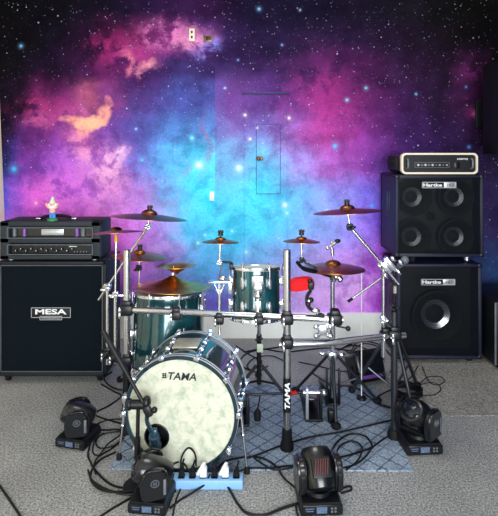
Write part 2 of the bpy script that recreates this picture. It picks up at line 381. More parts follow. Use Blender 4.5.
def tag(o, label, cat, group=None, kind=None):
    o['label'] = label; o['category'] = cat
    if group: o['group'] = group
    if kind: o['kind'] = kind
    return o
def thing(name, loc, label, cat, group=None, rz=0.0, rot=None):
    o = bpy.data.objects.new(name, None); COL.objects.link(o); o.empty_display_size = .05
    o.location = loc
    o.rotation_euler = rot if rot else (0, 0, math.radians(rz))
    return tag(o, label, cat, group)
def struct(o):
    o['kind'] = 'structure'; return o
def text(name, body, width, m, matname, parent, shear=0.0, bold=0.0, local=True, height=None):
    cu = bpy.data.curves.new('lettering_curve', 'FONT'); cu.body = body; cu.shear = shear; cu.offset = bold
    cu.extrude = .004; cu.align_x = 'CENTER'; cu.align_y = 'CENTER'; cu.size = 1; cu.resolution_u = 3
    tmp = bpy.data.objects.new('lettering_tmp', cu); COL.objects.link(tmp)
    dg = bpy.context.evaluated_depsgraph_get(); me = bpy.data.meshes.new_from_object(tmp.evaluated_get(dg))
    bpy.data.objects.remove(tmp)
    xs = [v.co.x for v in me.vertices]; ys = [v.co.y for v in me.vertices]
    s = width/(max(xs)-min(xs)); cx = (max(xs)+min(xs))/2; cy = (max(ys)+min(ys))/2
    sy = s if height is None else height/(max(ys)-min(ys))
    off = Vector((0, 0, 0)); p = parent
    if not local:
        while p is not None: off += p.location; p = p.parent
    for v in me.vertices:
        v.co = (m @ Vector(((v.co.x-cx)*s, (v.co.y-cy)*sy, v.co.z*.12)))-off
    me.materials.clear(); me.materials.append(M[matname])
    o = bpy.data.objects.new(name, me); COL.objects.link(o); o.parent = parent
    return o
FACE = R('X', 90)           # text plane facing the camera (-Y)

# ------------------------------------------------------------------ the room
WY = 4.0
b = MB(); b.box((0.3, 1.9, -.05), (4.6, 4.4, .1)); struct(b.build('floor', 'carpet'))
b = MB(); b.box((0.3, WY+.06, 1.375), (4.7, .12, 2.75)); struct(b.build('wall_back', 'mural'))
b = MB(); b.prism([(-1.915, 0), (-2.03, 2.75), (-2.13, 2.75), (-2.13, 0)], -.2, WY); struct(b.build('wall_left', 'wall_cream'))
b = MB(); b.box((2.55, 1.9, 1.375), (.1, 4.2, 2.75)); struct(b.build('wall_right', 'mural'))
b = MB(); b.box((0.3, 1.9, 2.8), (4.7, 4.4, .1)); struct(b.build('ceiling', 'ceiling'))
b = MB(); b.prism([(-1.89, 0), (2.5, 0), (2.5, .185), (2.49, .2), (-1.88, .2), (-1.89, .185)], WY-.018, WY); struct(b.build('baseboard_back', 'white_paint'))

# cupboard door papered over with the same print
def W(px, py): return P(px, py, WY)
d = struct(bpy.data.objects.new('door_1', None)); COL.objects.link(d); d.location = (W(265, 337).x, WY, 0)
b = MB()
for (x0, y0, x1, y1) in ((243, 92, 288, 94), (243, 94, 244.6, 312), (286.4, 94, 288, 312)):
    a, c = W(x0, y0), W(x1, y1); b.box(((a.x+c.x)/2, WY-.003, (a.z+c.z)/2), (abs(c.x-a.x), .006, abs(c.z-a.z)), bevel=.003)
b.build('door_frame', 'mural', d)
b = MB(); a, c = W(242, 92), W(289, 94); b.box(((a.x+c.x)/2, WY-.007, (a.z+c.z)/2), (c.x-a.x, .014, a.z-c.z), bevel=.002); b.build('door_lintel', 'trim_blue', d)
b = MB(); a, c = W(256.5, 124.5), W(280, 193.5); b.box(((a.x+c.x)/2, WY-.006, (a.z+c.z)/2), (c.x-a.x, .012, a.z-c.z), bevel=.002)
dp = b.build('door_panel', 'mural', d)
b = MB(); b.box(((a.x+c.x)/2, WY-.003, (a.z+c.z)/2), (c.x-a.x+.007, .006, a.z-c.z+.007)); b.build('gap_shade_plate', 'trim_blue', d)  # dark backing plate added to draw the shade in the gap round the panel
b = MB(); k = W(258.5, 158.5); b.tube(k+Vector((0, -.012, 0)), k+Vector((0, -.035, 0)), .007); b.ball(k+Vector((0, -.045, 0)), .018); b.box(k+Vector((.01, -.016, 0)), (.05, .008, .03), bevel=.003)
b.build('door_knob', 'brown', dp)

def wall_plate(name, px, py, w, h, m, label, holes, group=None):
    c = W(px, py); t = thing(name, (c.x, WY-.002, c.z), label, 'wall plate')
    b = LB(); b.box((0, -.005, 0), (w, .012, h), bevel=.003); b.build('plate', m, t)
    b = LB()
    for (x, z, sx, sz) in holes: b.box((x, -.012, z), (sx, .006, sz), bevel=.001)
    b.build('insert', 'black' if m != 'white' else 'beige', t)
wall_plate('outlet_plate', 192, 35, .045, .10, 'beige', 'beige outlet plate high on the nebula wallpaper, left of the dark box', [(0, .02, .014, .02), (0, -.02, .014, .02)])
wall_plate('cable_box', 208, 39, .07, .05, 'brown', 'small dark brown cable box high on the nebula wallpaper', [(.006, 0, .045, .03)])
wall_plate('light_switch', 212, 196, .036, .075, 'white', 'white switch plate low on the cyan part of the wallpaper', [(0, 0, .012, .03)])

# the rug and the loose piece of carpet
b = MB()
rug = [(-.655, 2.345), (.765, 2.33), (.80, 3.17), (-.62, 3.19)]
for s_ in (0,):
    A = [b.bm.verts.new((x, y, 0)) for x, y in rug]; Bv = [b.bm.verts.new((x, y, .007)) for x, y in rug]
    b.bm.faces.new(A[::-1]); b.bm.faces.new(Bv)
    for k in range(4): b.bm.faces.new((A[k], A[(k+1) % 4], Bv[(k+1) % 4], Bv[k]))
tag(b.build('rug', 'rug', origin=(0, 2.7, 0)), 'pale blue rug with dark diamond lattice under the drum kit', 'rug')
b = MB()
pts = [F(384, 378), F(436, 409), F(447, 416.5), F(560, 415.5), F(560, 360), F(392, 360)]
pts = [Vector((p.x, p.y, 0)) for p in pts]
A = [b.bm.verts.new(p) for p in pts]; Bv = [b.bm.verts.new(p+Vector((0, 0, .005))) for p in pts]
b.bm.faces.new(A); b.bm.faces.new(Bv[::-1])
for k in range(len(A)):
    j = (k+1) % len(A); b.bm.faces.new((A[j], A[k], Bv[k], Bv[j]))
tag(b.build('carpet_remnant', 'carpet2', origin=(.9, 3.2, 0)), 'loose piece of tan carpet lying under the right speaker cabinets', 'carpet')

# ------------------------------------------------------------------ guitar half stack at left
cx, cy, cz = -1.268, 3.38, .050      # cabinet: base centre
cw, cd, ch = .706, .36, .735
t = thing('guitar_cabinet', (cx, cy, 0), 'big dark guitar speaker cabinet on casters, logo plate on its grille cloth', 'speaker cabinet')
b = MB()
y0 = cy-cd/2
b.box((cx, cy+.015, cz+ch/2), (cw, cd-.03, ch), bevel=.012)
for (ox, oz, sx, sz) in ((0, ch/2-.012, cw, .024), (0, -ch/2+.012, cw, .024), (cw/2-.012, 0, .024, ch), (-cw/2+.012, 0, .024, ch)):
    b.box((cx+ox, y0+.02, cz+ch/2+oz), (sx, .04, sz), bevel=.006)
b.build('body', 'tolex', t)
b = MB(); b.box((cx, y0+.02, cz+ch/2), (cw-.05, .012, ch-.05)); g = b.build('grille_cloth', 'cloth', t)
b = MB(); e = .004
for (ox, oz, sx, sz) in ((0, ch/2-.027, cw-.05, e), (0, -ch/2+.027, cw-.05, e), (cw/2-.027, 0, e, ch-.05), (-cw/2+.027, 0, e, ch-.05)):
    b.box((cx+ox, y0+.012, cz+ch/2+oz), (sx, .006, sz))
b.build('piping', 'grey', t)
lc = P(50.5, 313, y0)
b = MB(); b.box((lc.x, y0+.012, lc.z), (.25, .008, .064), bevel=.003); b.box((lc.x, y0+.011, lc.z-.034), (.14, .009, .026), bevel=.003)
lp = b.build('logo_plate', 'tolex', t)
b = MB()
def rim(bm_, c, w, h, y, th=.0035):
    for (ox, oz, sx, sz) in ((0, h/2, w, th), (0, -h/2, w, th), (w/2, 0, th, h), (-w/2, 0, th, h)):
        bm_.box((c.x+ox, y, c.z+oz), (sx, .004, sz))
rim(b, lc, .25, .062, y0+.007); rim(b, lc+Vector((0, 0, -.034)), .14, .022, y0+.006); b.build('plate_rim', 'silver', lp)
text('lettering', 'MESA', .20, T(lc.x, y0+.006, lc.z+.006) @ FACE, 'white', lp, bold=.03, local=False, height=.034)
text('lettering', 'ENGINEERING', .115, T(lc.x, y0+.005, lc.z-.035) @ FACE, 'silver', lp, local=False, height=.011)
for sx in (-1, 1):
    for sy in (-1, 1):
        c = Vector((cx+sx*(cw/2-.055), cy+sy*(cd/2-.06), 0))
        b = MB(); b.box(c+Vector((0, 0, .047)), (.08, .07, .006)); b.box(c+Vector((-.018, 0, .035)), (.005, .03, .026)); b.box(c+Vector((.018, 0, .035)), (.005, .03, .026))
        cs = b.build('caster', 'black', t)
        b = MB(); b.tube(c+Vector((-.013, .0, .022)), c+Vector((.013, 0, .022)), .022, seg=24); b.build('wheel', 'rubber', cs)

# the amplifier head on it
az = cz+ch+.012; hw, hd, hh = .645, .26, .243
ax, ay = -1.277, y0+hd/2+.008
t = thing('guitar_amplifier', (ax, ay, cz+ch), 'dark guitar amplifier head with two panel windows, on the big left cabinet', 'amplifier')
fy = ay-hd/2
b = MB(); b.box((ax, ay+.025, az+hh/2), (hw, hd-.05, hh), bevel=.012); b.build('body', 'tolex', t)
b = MB()
for (ox, oz, sx, sz) in ((0, hh/2-.016, hw, .032), (0, -hh/2+.014, hw, .028), (hw/2-.03, 0, .06, hh), (-hw/2+.03, 0, .06, hh), (0, .0, hw, .034)):
    b.box((ax+ox, fy+.025, az+hh/2+oz), (sx, .05, sz), bevel=.005)
b.build('front_frame', 'fascia', t)
for sx in (-1, 1):
    for sy in (-1, 1):
        b = MB(); c = Vector((ax+sx*(hw/2-.05), ay+sy*(hd/2-.05), cz+ch)); b.tube(c, c+Vector((0, 0, .0125)), .016); b.build('rubber_foot', 'silver', t)
b = MB(); e = .004
for (zc, zh) in ((az+.171, .066), (az+.064, .062)):
    for (ox, oz, sx, sz) in ((0, zh/2, hw-.10, e), (0, -zh/2, hw-.10, e), (hw/2-.05, 0, e, zh), (-hw/2+.05, 0, e, zh)):
        b.box((ax+ox, fy-.001, zc+oz), (sx, .006, sz))
b.build('piping', 'grey', t)
b = MB(); b.box((ax, fy+.035, az+.171), (hw-.12, .01, .066)); wn = b.build('tube_window', 'gloss_black', t)
for k, (px_, m_) in enumerate(((13, 'grey'), (23, 'purple'), (76, 'purple'), (82, 'grey'))):
    c = P(px_, 231, fy); b = MB(); b.tube(Vector((c.x, fy+.024, az+.146)), Vector((c.x, fy+.024, az+.19)), .013); b.ball((c.x, fy+.024, az+.19), .013); b.build('glass_tube', m_, wn)
b = MB(); c = P(51, 231, fy); b.box((c.x, fy+.027, az+.172), (.145, .008, .04), bevel=.003); b.box((c.x, fy+.025, az+.172), (.11, .01, .022), bevel=.002); b.build('tube_badge', 'silver', wn)
b = MB(); b.box((ax, fy+.03, az+.064), (hw-.13, .012, .056)); cp = b.build('control_panel', 'black', t)
for i in range(12):
    c = Vector((ax-.225+i*.033, fy+.022, az+.057+(.006 if i % 2 else -.006)))
    b = MB(); b.tube(c, c-Vector((0, .014, 0)), .0095, .008); kb = b.build('knob', 'black', cp)
    b = MB(); b.box(c+Vector((0, -.0145, .005)), (.003, .002, .007)); b.build('pointer', 'white', kb)
for i in range(5):
    c = Vector((ax+.155+i*.019, fy+.022, az+.052)); b = MB(); b.tube(c, c-Vector((0, .014, .004)), .004); b.build('toggle_switch', 'chrome', cp)
b = MB(); b.box((ax+.14, fy+.022, az+.08), (.05, .003, .006)); b.build('indicator_strip', 'tag', cp)
hz = az+hh
b = MB(); pts = [(ax-.11, ay-.02, hz+.004), (ax-.07, ay-.02, hz+.02), (ax, ay-.02, hz+.026), (ax+.07, ay-.02, hz+.02), (ax+.11, ay-.02, hz+.004)]
b.path(pts, .010); hn = b.build('handle', 'rubber', t)
for sx in (-1, 1):
    b = MB(); b.box((ax+sx*.118, ay-.02, hz+.006), (.03, .03, .012), bevel=.004); b.build('handle_cap', 'chrome', hn)

# small gnome figurine
gl = P(52.5, 219, ay-.075); gl = Vector((gl.x, ay-.075, hz))
t = thing('garden_gnome', gl, 'tiny gnome figurine with white beard and pointed hat on the amplifier head', 'figurine')
b = LB(); b.lathe([(0, 0), (.034, 0), (.032, .01), (.02, .016), (0, .016)]); b.build('base', 'green', t)
b = LB()
for sx in (-1, 1): b.tube((sx*.010, 0, .012), (sx*.010, 0, .045), .010)
b.lathe([(0, .038), (.021, .04), (.022, .05), (.016, .058), (0, .058)]); b.build('trousers', 'gnome_blue', t)
b = LB(); b.lathe([(0, .05), (.019, .052), (.019, .072), (.010, .084), (0, .086)])
for sx in (-1, 1): b.path([(sx*.016, 0, .078), (sx*.03, -.004, .088), (sx*.036, -.008, .102)], .006)
b.build('shirt', 'skin', t)
b = LB(); b.ball((0, 0, .100), .020)
b.ball((0, -.02, .10), .006)
for sx in (-1, 1): b.ball((sx*.037, -.008, .106), .008)
b.build('head', 'skin', t)
b = LB(); b.ball((0, -.006, .089), .021, (1.1, .8, .8)); 
for sx in (-1, 1): b.ball((sx*.022, 0, .102), .010)
b.build('beard', 'white', t)
b = LB(); b.lathe([(.0, .112), (.022, .112), (.014, .13), (.006, .15), (0, .158)]); b.build('hat', 'tag', t)

# ------------------------------------------------------------------ bass rig at right
def speaker(parent, c, ro, ri, y):
    # a driver seen behind the grille: paper cone, bright aluminium ring, dark cap
    m = T(c.x, y, c.z) @ R('X', 90)
    b = MB(); b.lathe([(ro*1.06, .0), (ro*1.06, .008), (ro*.98, .012), (ro*.9, .004), (ro*.86, -.004), (ri, -.05), (ri*.98, -.054), (ro*.8, -.02), (ro*1.06, 0)], m, 40)
    s = b.build('speaker_driver', 'paper', parent)
    b = MB(); b.lathe([(ri*1.08, -.040), (ri*.62, -.058), (ri*.6, -.062), (ri*1.06, -.05), (ri*1.08, -.04)], m, 40); b.build('aluminium_ring', 'alu', s)
    b = MB(); b.lathe([(ri*.62, -.056), (ri*.45, -.040), (ri*.2, -.032), (0, -.03)], m, 28); b.build('dust_cap', 'paper', s)
M['alu'] = mat('bright_aluminium', (178, 182, 188), .28, .95, var=.05)
def bass_cab(px0, px1, py0, py1, y0, depth, name, label, z0=None, z1=None):
    a, c = P(px0, py0, y0), P(px1, py1, y0)
    w = c.x-a.x; x = (a.x+c.x)/2; z1 = a.z if z1 is None else z1; z0 = c.z if z0 is None else z0; h = z1-z0
    t = thing(name, (x, y0+depth/2, z0), label, 'speaker cabinet')
    b = MB(); th = .02
    b.box((x, y0+depth-.01, (z0+z1)/2), (w, .02, h))
    b.box((x, y0+depth/2, z1-th/2), (w, depth, th), bevel=.005); b.box((x, y0+depth/2, z0+th/2), (w, depth, th), bevel=.005)
    for s in (-1, 1): b.box((x+s*(w/2-th/2), y0+depth/2, (z0+z1)/2), (th, depth, h-.01), bevel=.005)
    b.build('body', 'navy', t)
    b = MB(); b.box((x, y0+.15, (z0+z1)/2), (w-.03, .02, h-.03)); b.build('baffle', 'black', t)
    b = MB(); b.box((x, y0+.012, (z0+z1)/2), (w-.036, .002, h-.036)); g = b.build('grille', 'perf', t)
    b = MB()
    for (ox, oz, sx, sz) in ((0, h/2-.019, w-.03, .010), (0, -h/2+.019, w-.03, .010), (w/2-.019, 0, .010, h-.03), (-w/2+.019, 0, .010, h-.03)):
        b.box((x+ox, y0+.010, (z0+z1)/2+oz), (sx, .012, sz), bevel=.002)
    b.build('grille_frame', 'black', t)
    for sx in (-1, 1):
        for z_ in (z0, z1):
            b = MB(); b.box((x+sx*(w/2-.012), y0+.012, z_+(.012 if z_ == z0 else -.012)), (.03, .03, .03), bevel=.008); b.build('corner_cap', 'black', t)
    # recessed side handle
    b = MB(); b.box((x-w/2-.001, y0+depth*.5, (z0+z1)/2+.07), (.006, .10, .20), bevel=.002); b.box((x-w/2-.004, y0+depth*.5, (z0+z1)/2+.07), (.010, .03, .17), bevel=.004)
    b.build('side_handle', 'black', t)
    return t, x, w, z0, z1
def badge(t, c, w, y):
    b = MB(); b.box((c.x-.19*w, y, c.z), (w*.64, .010, w*.155), bevel=.002); p = b.build('badge', 'black', t)
    b = MB(); b.box((c.x+.33*w, y, c.z), (w*.36, .010, w*.165), bevel=.002); q = b.build('model_plate', 'silver', p)
    b = MB(); rim(b, Vector((c.x, y, c.z)), w, w*.165, y-.006, .004); b.build('badge_rim', 'silver', p)
    text('lettering', 'Hartke', w*.56, T(c.x-.19*w, y-.0055, c.z) @ FACE, 'white', p, bold=.03, local=False, height=w*.10)
    text('lettering', 'HD', w*.2, T(c.x+.33*w, y-.0055, c.z) @ FACE, 'black', q, bold=.01, local=False, height=w*.085)

BY = 3.5
# lower cabinet
zl0, zl1 = .035, .70
t, x, w, z0, z1 = bass_cab(398, 482, 268, 357, BY, .40, 'bass_cabinet', 'lower black bass cabinet with one large speaker behind its grille', zl0, zl1)
c = P(442, 320, BY); speaker(t, Vector((c.x, 0, c.z)), .175, .098, BY+.085)
badge(t, P(438, 282, BY), .235, BY+.004)
for sx in (-1, 1):
    for sy in (0, 1):
        q = Vector((x+sx*(w/2-.07), BY+.05+sy*.29, .012)); b = MB(); b.tube(q, q+Vector((0, 0, .024)), .022); b.build('rubber_foot', 'rubber', t)
# upper cabinet, on short casters
zu0, zu1 = zl1+.05, P(440, 175, BY).z
t, x, w, z0, z1 = bass_cab(396, 484, 175, 264, BY, .40, 'bass_cabinet', 'upper black bass cabinet with four speakers behind its grille', zu0, zu1)
for (px_, py_) in ((417.5, 198.5), (461, 198.5), (417, 239.5), (461, 239.5)):
    c = P(px_, py_, BY); speaker(t, Vector((c.x, 0, c.z)), .125, .066, BY+.085)
c = P(437, 218.5, BY); b = MB(); m = T(c.x, BY+.115, c.z) @ R('X', 90)
b.lathe([(.035, 0), (.035, .008), (.026, .008), (.012, -.02), (0, -.02)], m, 24); b.build('tweeter', 'paper', t)
badge(t, P(439, 185, BY), .235, BY+.004)
for sx in (-1, 1):
    for sy in (0, 1):
        q = Vector((x+sx*(w/2-.10)+.03*(sx < 0), BY+.05+sy*.29, zl1)); b = MB(); b.ball(q+Vector((0, 0, .022)), .022); b.tube(q+Vector((0, 0, .03)), q+Vector((0, 0, .05)), .024); b.build('caster', 'chrome' if sx > 0 else 'rubber', t)

# bass amplifier in a pale rimmed sleeve
AY = 3.5; a, c = P(401.5, 153, AY), P(478, 175, AY)
ax, aw = (a.x+c.x)/2, c.x-a.x; ah = a.z-zu1-.006; azc = zu1+.006+ah/2; ad = .33
t = thing('bass_amplifier', (ax, AY+ad/2, zu1), 'black bass amplifier with pale rounded rim on top of the speaker stack', 'amplifier')
def rrect(w, h, r, n=6):
    o = []
    for (sx, sz, a0) in ((1, 1, 0), (-1, 1, 90), (-1, -1, 180), (1, -1, 270)):
        for k in range(n+1):
            an = math.radians(a0+90*k/n); o.append((sx*(w/2-r)+r*math.cos(an), sz*(h/2-r)+r*math.sin(an)))
    return o
m = T(ax, 0, azc)
b = MB(); b.prism(rrect(aw-.004, ah-.004, .03), AY+.02, AY+ad, m); b.build('case', 'gloss_black', t)
b = MB(); o_, i_ = rrect(aw, ah, .032), rrect(aw-.026, ah-.026, .022)
vo = [[b.bm.verts.new(m @ Vector((p[0], y, p[1]))) for p in q] for q, y in ((o_, AY), (o_, AY+.035), (i_, AY+.035), (i_, AY))]
for k in range(4):
    A, B_ = vo[k], vo[(k+1) % 4]
    for j in range(len(A)): b.bm.faces.new((A[j], A[(j+1) % len(A)], B_[(j+1) % len(A)], B_[j]))
b.build('front_rim', 'beige', t)
b = MB(); b.prism(rrect(aw-.03, ah-.03, .02), AY+.012, AY+.02, m); fp = b.build('faceplate', 'black', t)
for sx in (-1, 1):
    b = MB(); b.path([(ax+sx*.225, AY+.012, azc+.035), (ax+sx*.225, AY-.012, azc+.025), (ax+sx*.225, AY-.012, azc-.025), (ax+sx*.225, AY+.012, azc-.035)], .007); b.build('rack_handle', 'grey', t)
b = MB(); rim(b, Vector((ax-.05, 0, azc-.01)), .24, .036, AY+.011, .003); b.build('panel_outline', 'grey', fp)
for i in range(9):
    q = Vector((ax-.15+i*.025, AY+.012, azc-.01)); b = MB(); b.tube(q, q-Vector((0, .014, 0)), .008 if i < 5 else .0055); b.build('knob', 'grey' if i % 2 else 'silver', fp)
b = MB(); b.box((ax+.125, AY+.010, azc-.012), (.035, .008, .045), bevel=.002); b.build('power_switch', 'gloss_black', fp)
text('lettering', 'HARTKE', .075, T(ax+.165, AY+.011, azc+.032) @ FACE, 'white', fp, bold=.02, local=False, height=.012)
b = MB(); b.path([(ax-aw/2-.002, AY+.08, azc), (ax-aw/2-.035, AY+.10, azc+.01), (ax-aw/2-.035, AY+.20, azc+.01), (ax-aw/2-.002, AY+.22, azc)], .012); b.box((ax-aw/2-.012, AY+.15, azc), (.04, .2, .10), bevel=.012); b.build('side_handle', 'rubber', t)
for sx in (-1, 1):
    b = MB(); b.tube((ax+sx*.2, AY+.06, zu1), (ax+sx*.2, AY+.06, zu1+.01), .014); b.tube((ax+sx*.2, AY+.28, zu1), (ax+sx*.2, AY+.28, zu1+.01), .014); b.build('rubber_foot', 'rubber', t)

# black loudspeaker and floor monitor at the right edge
PX0, PYF, PYB = 1.687, 3.27, 3.62
t = thing('loudspeaker', (1.86, 3.45, 1.47), 'tall black loudspeaker high on the wall at the right edge', 'loudspeaker')
b = MB(); b.box((PX0+.18, (PYF+PYB)/2, 1.79), (.36, PYB-PYF, .64), bevel=.012); b.build('cabinet', 'black', t)
b = MB(); b.box((PX0+.18, PYF-.006, 1.79), (.33, .014, .60), bevel=.004); b.build('grille', 'gloss_black', t)
b = MB(); b.box((PX0+.2, PYB+.18, 1.79), (.06, .37, .06)); b.box((PX0+.2, WY-.01, 1.79), (.16, .02, .22), bevel=.004); b.build('wall_bracket', 'black', t)
b = MB(); b.box((PX0+.05, PYF-.014, 1.50), (.05, .006, .012)); b.build('badge', 'grey', t)
SX0, SYF = 1.664, 3.38
t = thing('subwoofer', (1.87, 3.6, .012), 'black floor subwoofer box at the right edge beside the lower bass cabinet', 'subwoofer')
b = MB(); b.box((SX0+.21, SYF+.22, .255), (.42, .44, .435), bevel=.008); b.build('cabinet', 'black', t)
b = MB(); b.box((SX0+.21, SYF-.004, .255), (.37, .012, .39), bevel=.004); b.build('grille', 'gloss_black', t)
b = MB(); b.box((SX0+.004, SYF+.004, .255), (.012, .012, .42), bevel=.003); b.build('corner_trim', 'grey', t)
for sx in (.05, .37):
    for sy in (.05, .39):
        q = Vector((SX0+sx, SYF+sy, .012)); b = MB(); b.tube(q, q+Vector((0, 0, .03)), .02); b.build('rubber_foot', 'rubber', t)

# ------------------------------------------------------------------ drums
def drum_shell(b, r, L, m, seg=56): b.lathe([(r, 0), (r, L), (r-.007, L), (r-.007, 0), (r, 0)], m, seg)

# bass drum: local frame, z runs from the front head to the back
fc = Vector((-.313, 2.305, .287)); bc = Vector((-.281, 2.625, .281))
BM_ = frame(fc, bc); BL = (bc-fc).length; br = .255
# make local x = right, local y = up
zax = (bc-fc).normalized(); yax = (Vector((0, 0, 1))-zax*zax.z).normalized(); xax = yax.cross(zax).normalized()
BM_ = Matrix((xax, yax, zax)).transposed().to_4x4(); BM_.translation = fc
t = thing('bass_drum', (fc.x, 2.46, 0), 'dark teal bass drum lying on its side with mottled white front head', 'drum')
b = MB(); drum_shell(b, br, BL-.02, BM_ @ T(0, 0, .01), 72); b.build('shell', 'teal_dark', t)
def hoop(b, z0, z1, ri, ro, m, seg=72): b.lathe([(ro, z0), (ro, z1), (ri, z1), (ri, z0), (ro, z0)], m, seg)
for nm, z0, z1 in (('front_hoop', -.012, .026), ('rear_hoop', BL-.026, BL+.012)):
    b = MB(); hoop(b, z0, z1, br-.006, br+.011, BM_); h = b.build(nm, 'teal_dark', t)
    b = MB(); hoop(b, z0+.005, z0+.012, br+.009, br+.0122, BM_); hoop(b, z1-.012, z1-.005, br+.009, br+.0122, BM_); b.build('hoop_inlay', 'silver', h)
# front head with its port hole
hx, hy, hr = -(157-181.5)*2.3/500, -(437-413)*2.3/500, .056
b = MB()
o_ = [b.bm.verts.new(BM_ @ Vector((br*.985*math.cos(2*PI*k/72), br*.985*math.sin(2*PI*k/72), -.004))) for k in range(72)]
i_ = [b.bm.verts.new(BM_ @ Vector((hx+hr*math.cos(2*PI*k/32), hy+hr*math.sin(2*PI*k/32), -.006))) for k in range(32)]
es = [b.bm.edges.new((o_[k], o_[(k+1) % 72])) for k in range(72)]+[b.bm.edges.new((i_[k], i_[(k+1) % 32])) for k in range(32)]
bmesh.ops.triangle_fill(b.bm, edges=es, use_beauty=True)
hd = b.build('front_head', 'head', t, smooth=60)
b = MB(); b.torus(hr, .004, BM_ @ T(hx, hy, -.006)); b.build('port_ring', 'black', hd)
b = MB(); b.lathe([(0, 0), (br*.98, 0)], BM_ @ T(0, 0, BL-.004), 48); b.build('rear_head', 'head_dark', t)
b = MB(); b.ball(BM_ @ Vector((0, -.13, .17)), .12, (1.5, .9, .8)); b.build('damping_pillow', 'head_dark', t)
text('lettering', 'TAMA', .132, BM_ @ T(-.006, .171, -.0075) @ R('Y', 180), 'ink', hd, shear=.22, bold=.018, local=False, height=.034)
b = MB(); q = BM_ @ T(.075, .171, -.0075) @ R('Y', 180)      # small square brush-mark before the word
for (x_, y_, w_, h_) in ((-.004, .008, .020, .004), (-.004, 0, .018, .004), (-.004, -.009, .022, .004), (-.008, 0, .004, .022), (.004, .002, .004, .024)):
    b.box(q @ Vector((x_, y_, 0)), (w_, h_, .0015), rot=q.to_quaternion().to_matrix().to_4x4())
b.build('emblem', 'ink', hd)
for k in range(10):
    an = math.radians(70+36*k); cs, sn = math.cos(an), math.sin(an)
    rad = BM_ @ R('Z', math.degrees(an))
    for z, sg in ((.0, 1), (BL, -1)):
        b = MB(); b.box(rad @ Vector((br+.012, 0, z)), (.02, .026, .044), rot=rad.to_quaternion().to_matrix().to_4x4(), bevel=.004)
        b.tube(rad @ Vector((br+.02, 0, z-sg*.016)), rad @ Vector((br+.02, 0, z-sg*.03)), .008)
        b.build('claw', 'chrome', t)
        b = MB(); b.tube(rad @ Vector((br+.020, 0, z)), rad @ Vector((br+.016, 0, z+sg*.10)), .0035, seg=8); b.build('tension_rod', 'chrome', t)
        b = MB(); b.box(rad @ Vector((br+.010, 0, z+sg*.115)), (.022, .026, .05), rot=rad.to_quaternion().to_matrix().to_4x4(), bevel=.007); b.ball(rad @ Vector((br+.016, 0, z+sg*.10)), .010); b.build('lug', 'chrome', t)
b = MB(); an = 88; rad = BM_ @ R('Z', an)
b.box(rad @ Vector((br+.004, 0, BL*.52)), (.010, .125, .125), rot=rad.to_quaternion().to_matrix().to_4x4(), bevel=.003); b.build('mount_plate', 'mapleplate', t)
for sx, foot, top in ((1, F(247, 473), P(240, 404, 2.36)), (-1, F(119, 459, .007), P(126, 398, 2.44))):
    b = MB(); b.box(top, (.03, .05, .04), bevel=.006); mid = top.lerp(foot, .45)
    b.tube(top, mid, .0085); b.tube(mid, foot+Vector((0, 0, .012)), .0055); b.ball(mid, .011); sp = b.build('spur', 'chrome', t)
    b = MB(); b.lathe([(0, 0), (.014, 0), (.012, .022), (.006, .03), (0, .03)], T(foot)); b.build('rubber_tip', 'rubber', sp)

def tom(name, label, c, r, L, m, nl, feet=None, mount=None):
    # c: top centre; m: orientation, z up
    top = T(c) @ m; t = thing(name, (c.x, c.y, 0 if feet else c.z-L), label, 'drum')
    b = MB(); b.lathe([(r, -L), (r, 0), (r-.006, 0), (r-.006, -L), (r, -L)], top, 56); b.build('shell', 'teal', t)
    b = MB(); b.lathe([(0, .004), (r-.002, .004), (r+.001, 0)], top, 48); b.build('drumhead', 'head', t)
    b = MB(); b.lathe([(0, -L-.003), (r-.002, -L-.003)], top, 48); b.build('resonant_head', 'head', t)
    for nm, z0, z1 in (('top_hoop', -.008, .010), ('bottom_hoop', -L-.010, -L+.010)):
        b = MB(); b.lathe([(r+.002, z0), (r+.008, z0), (r+.006, z0+.004), (r+.006, z1-.004), (r+.012, z1), (r+.002, z1), (r+.002, z0)], top, 56); b.build(nm, 'chrome', t)
    for k in range(nl):
        an = 360*k/nl-90+180/nl; rad = top @ R('Z', an); ro = rad.to_quaternion().to_matrix().to_4x4()
        b = MB(); b.tube(rad @ Vector((r+.013, 0, .014)), rad @ Vector((r+.013, 0, -.07)), .0035, seg=8); b.tube(rad @ Vector((r+.013, 0, .008)), rad @ Vector((r+.013, 0, .02)), .006, seg=8)
        b.build('tension_rod', 'chrome', t); b = MB()
        b.tube(rad @ Vector((r+.013, 0, -L-.014)), rad @ Vector((r+.013, 0, -L+.07)), .0035, seg=8); b.build('tension_rod', 'chrome', t)
        for z in (-.07, -L+.07):
            b = MB(); b.box(rad @ Vector((r+.008, 0, z)), (.022, .024, .046), rot=ro, bevel=.007); b.box(rad @ Vector((r+.014, 0, z)), (.012, .014, .06), rot=ro, bevel=.004); b.build('lug', 'chrome', t)
    if feet:
        for an in feet:
            rad = top @ R('Z', an); ro = rad.to_quaternion().to_matrix().to_4x4()
            b = MB(); b.box(rad @ Vector((r+.014, 0, -L*.55)), (.03, .05, .06), rot=ro, bevel=.006); b.build('leg_bracket', 'chrome', t)
            p0, p1 = rad @ Vector((r+.020, 0, -L*.4)), rad @ Vector((r+.020, 0, -L)); p2 = Vector((p1.x, p1.y, .02))+(rad.to_3x3() @ Vector((.03, 0, 0)))
            b = MB(); b.path([p0, p1, p1.lerp(p2, .5)+Vector((0, 0, .0)), p2], .006); lg = b.build('leg', 'chrome', t)
            b = MB(); b.lathe([(0, -.02), (.014, -.02), (.013, .015), (.007, .02), (0, .02)], T(p2)); b.build('rubber_foot', 'rubber', lg)
    return t, top
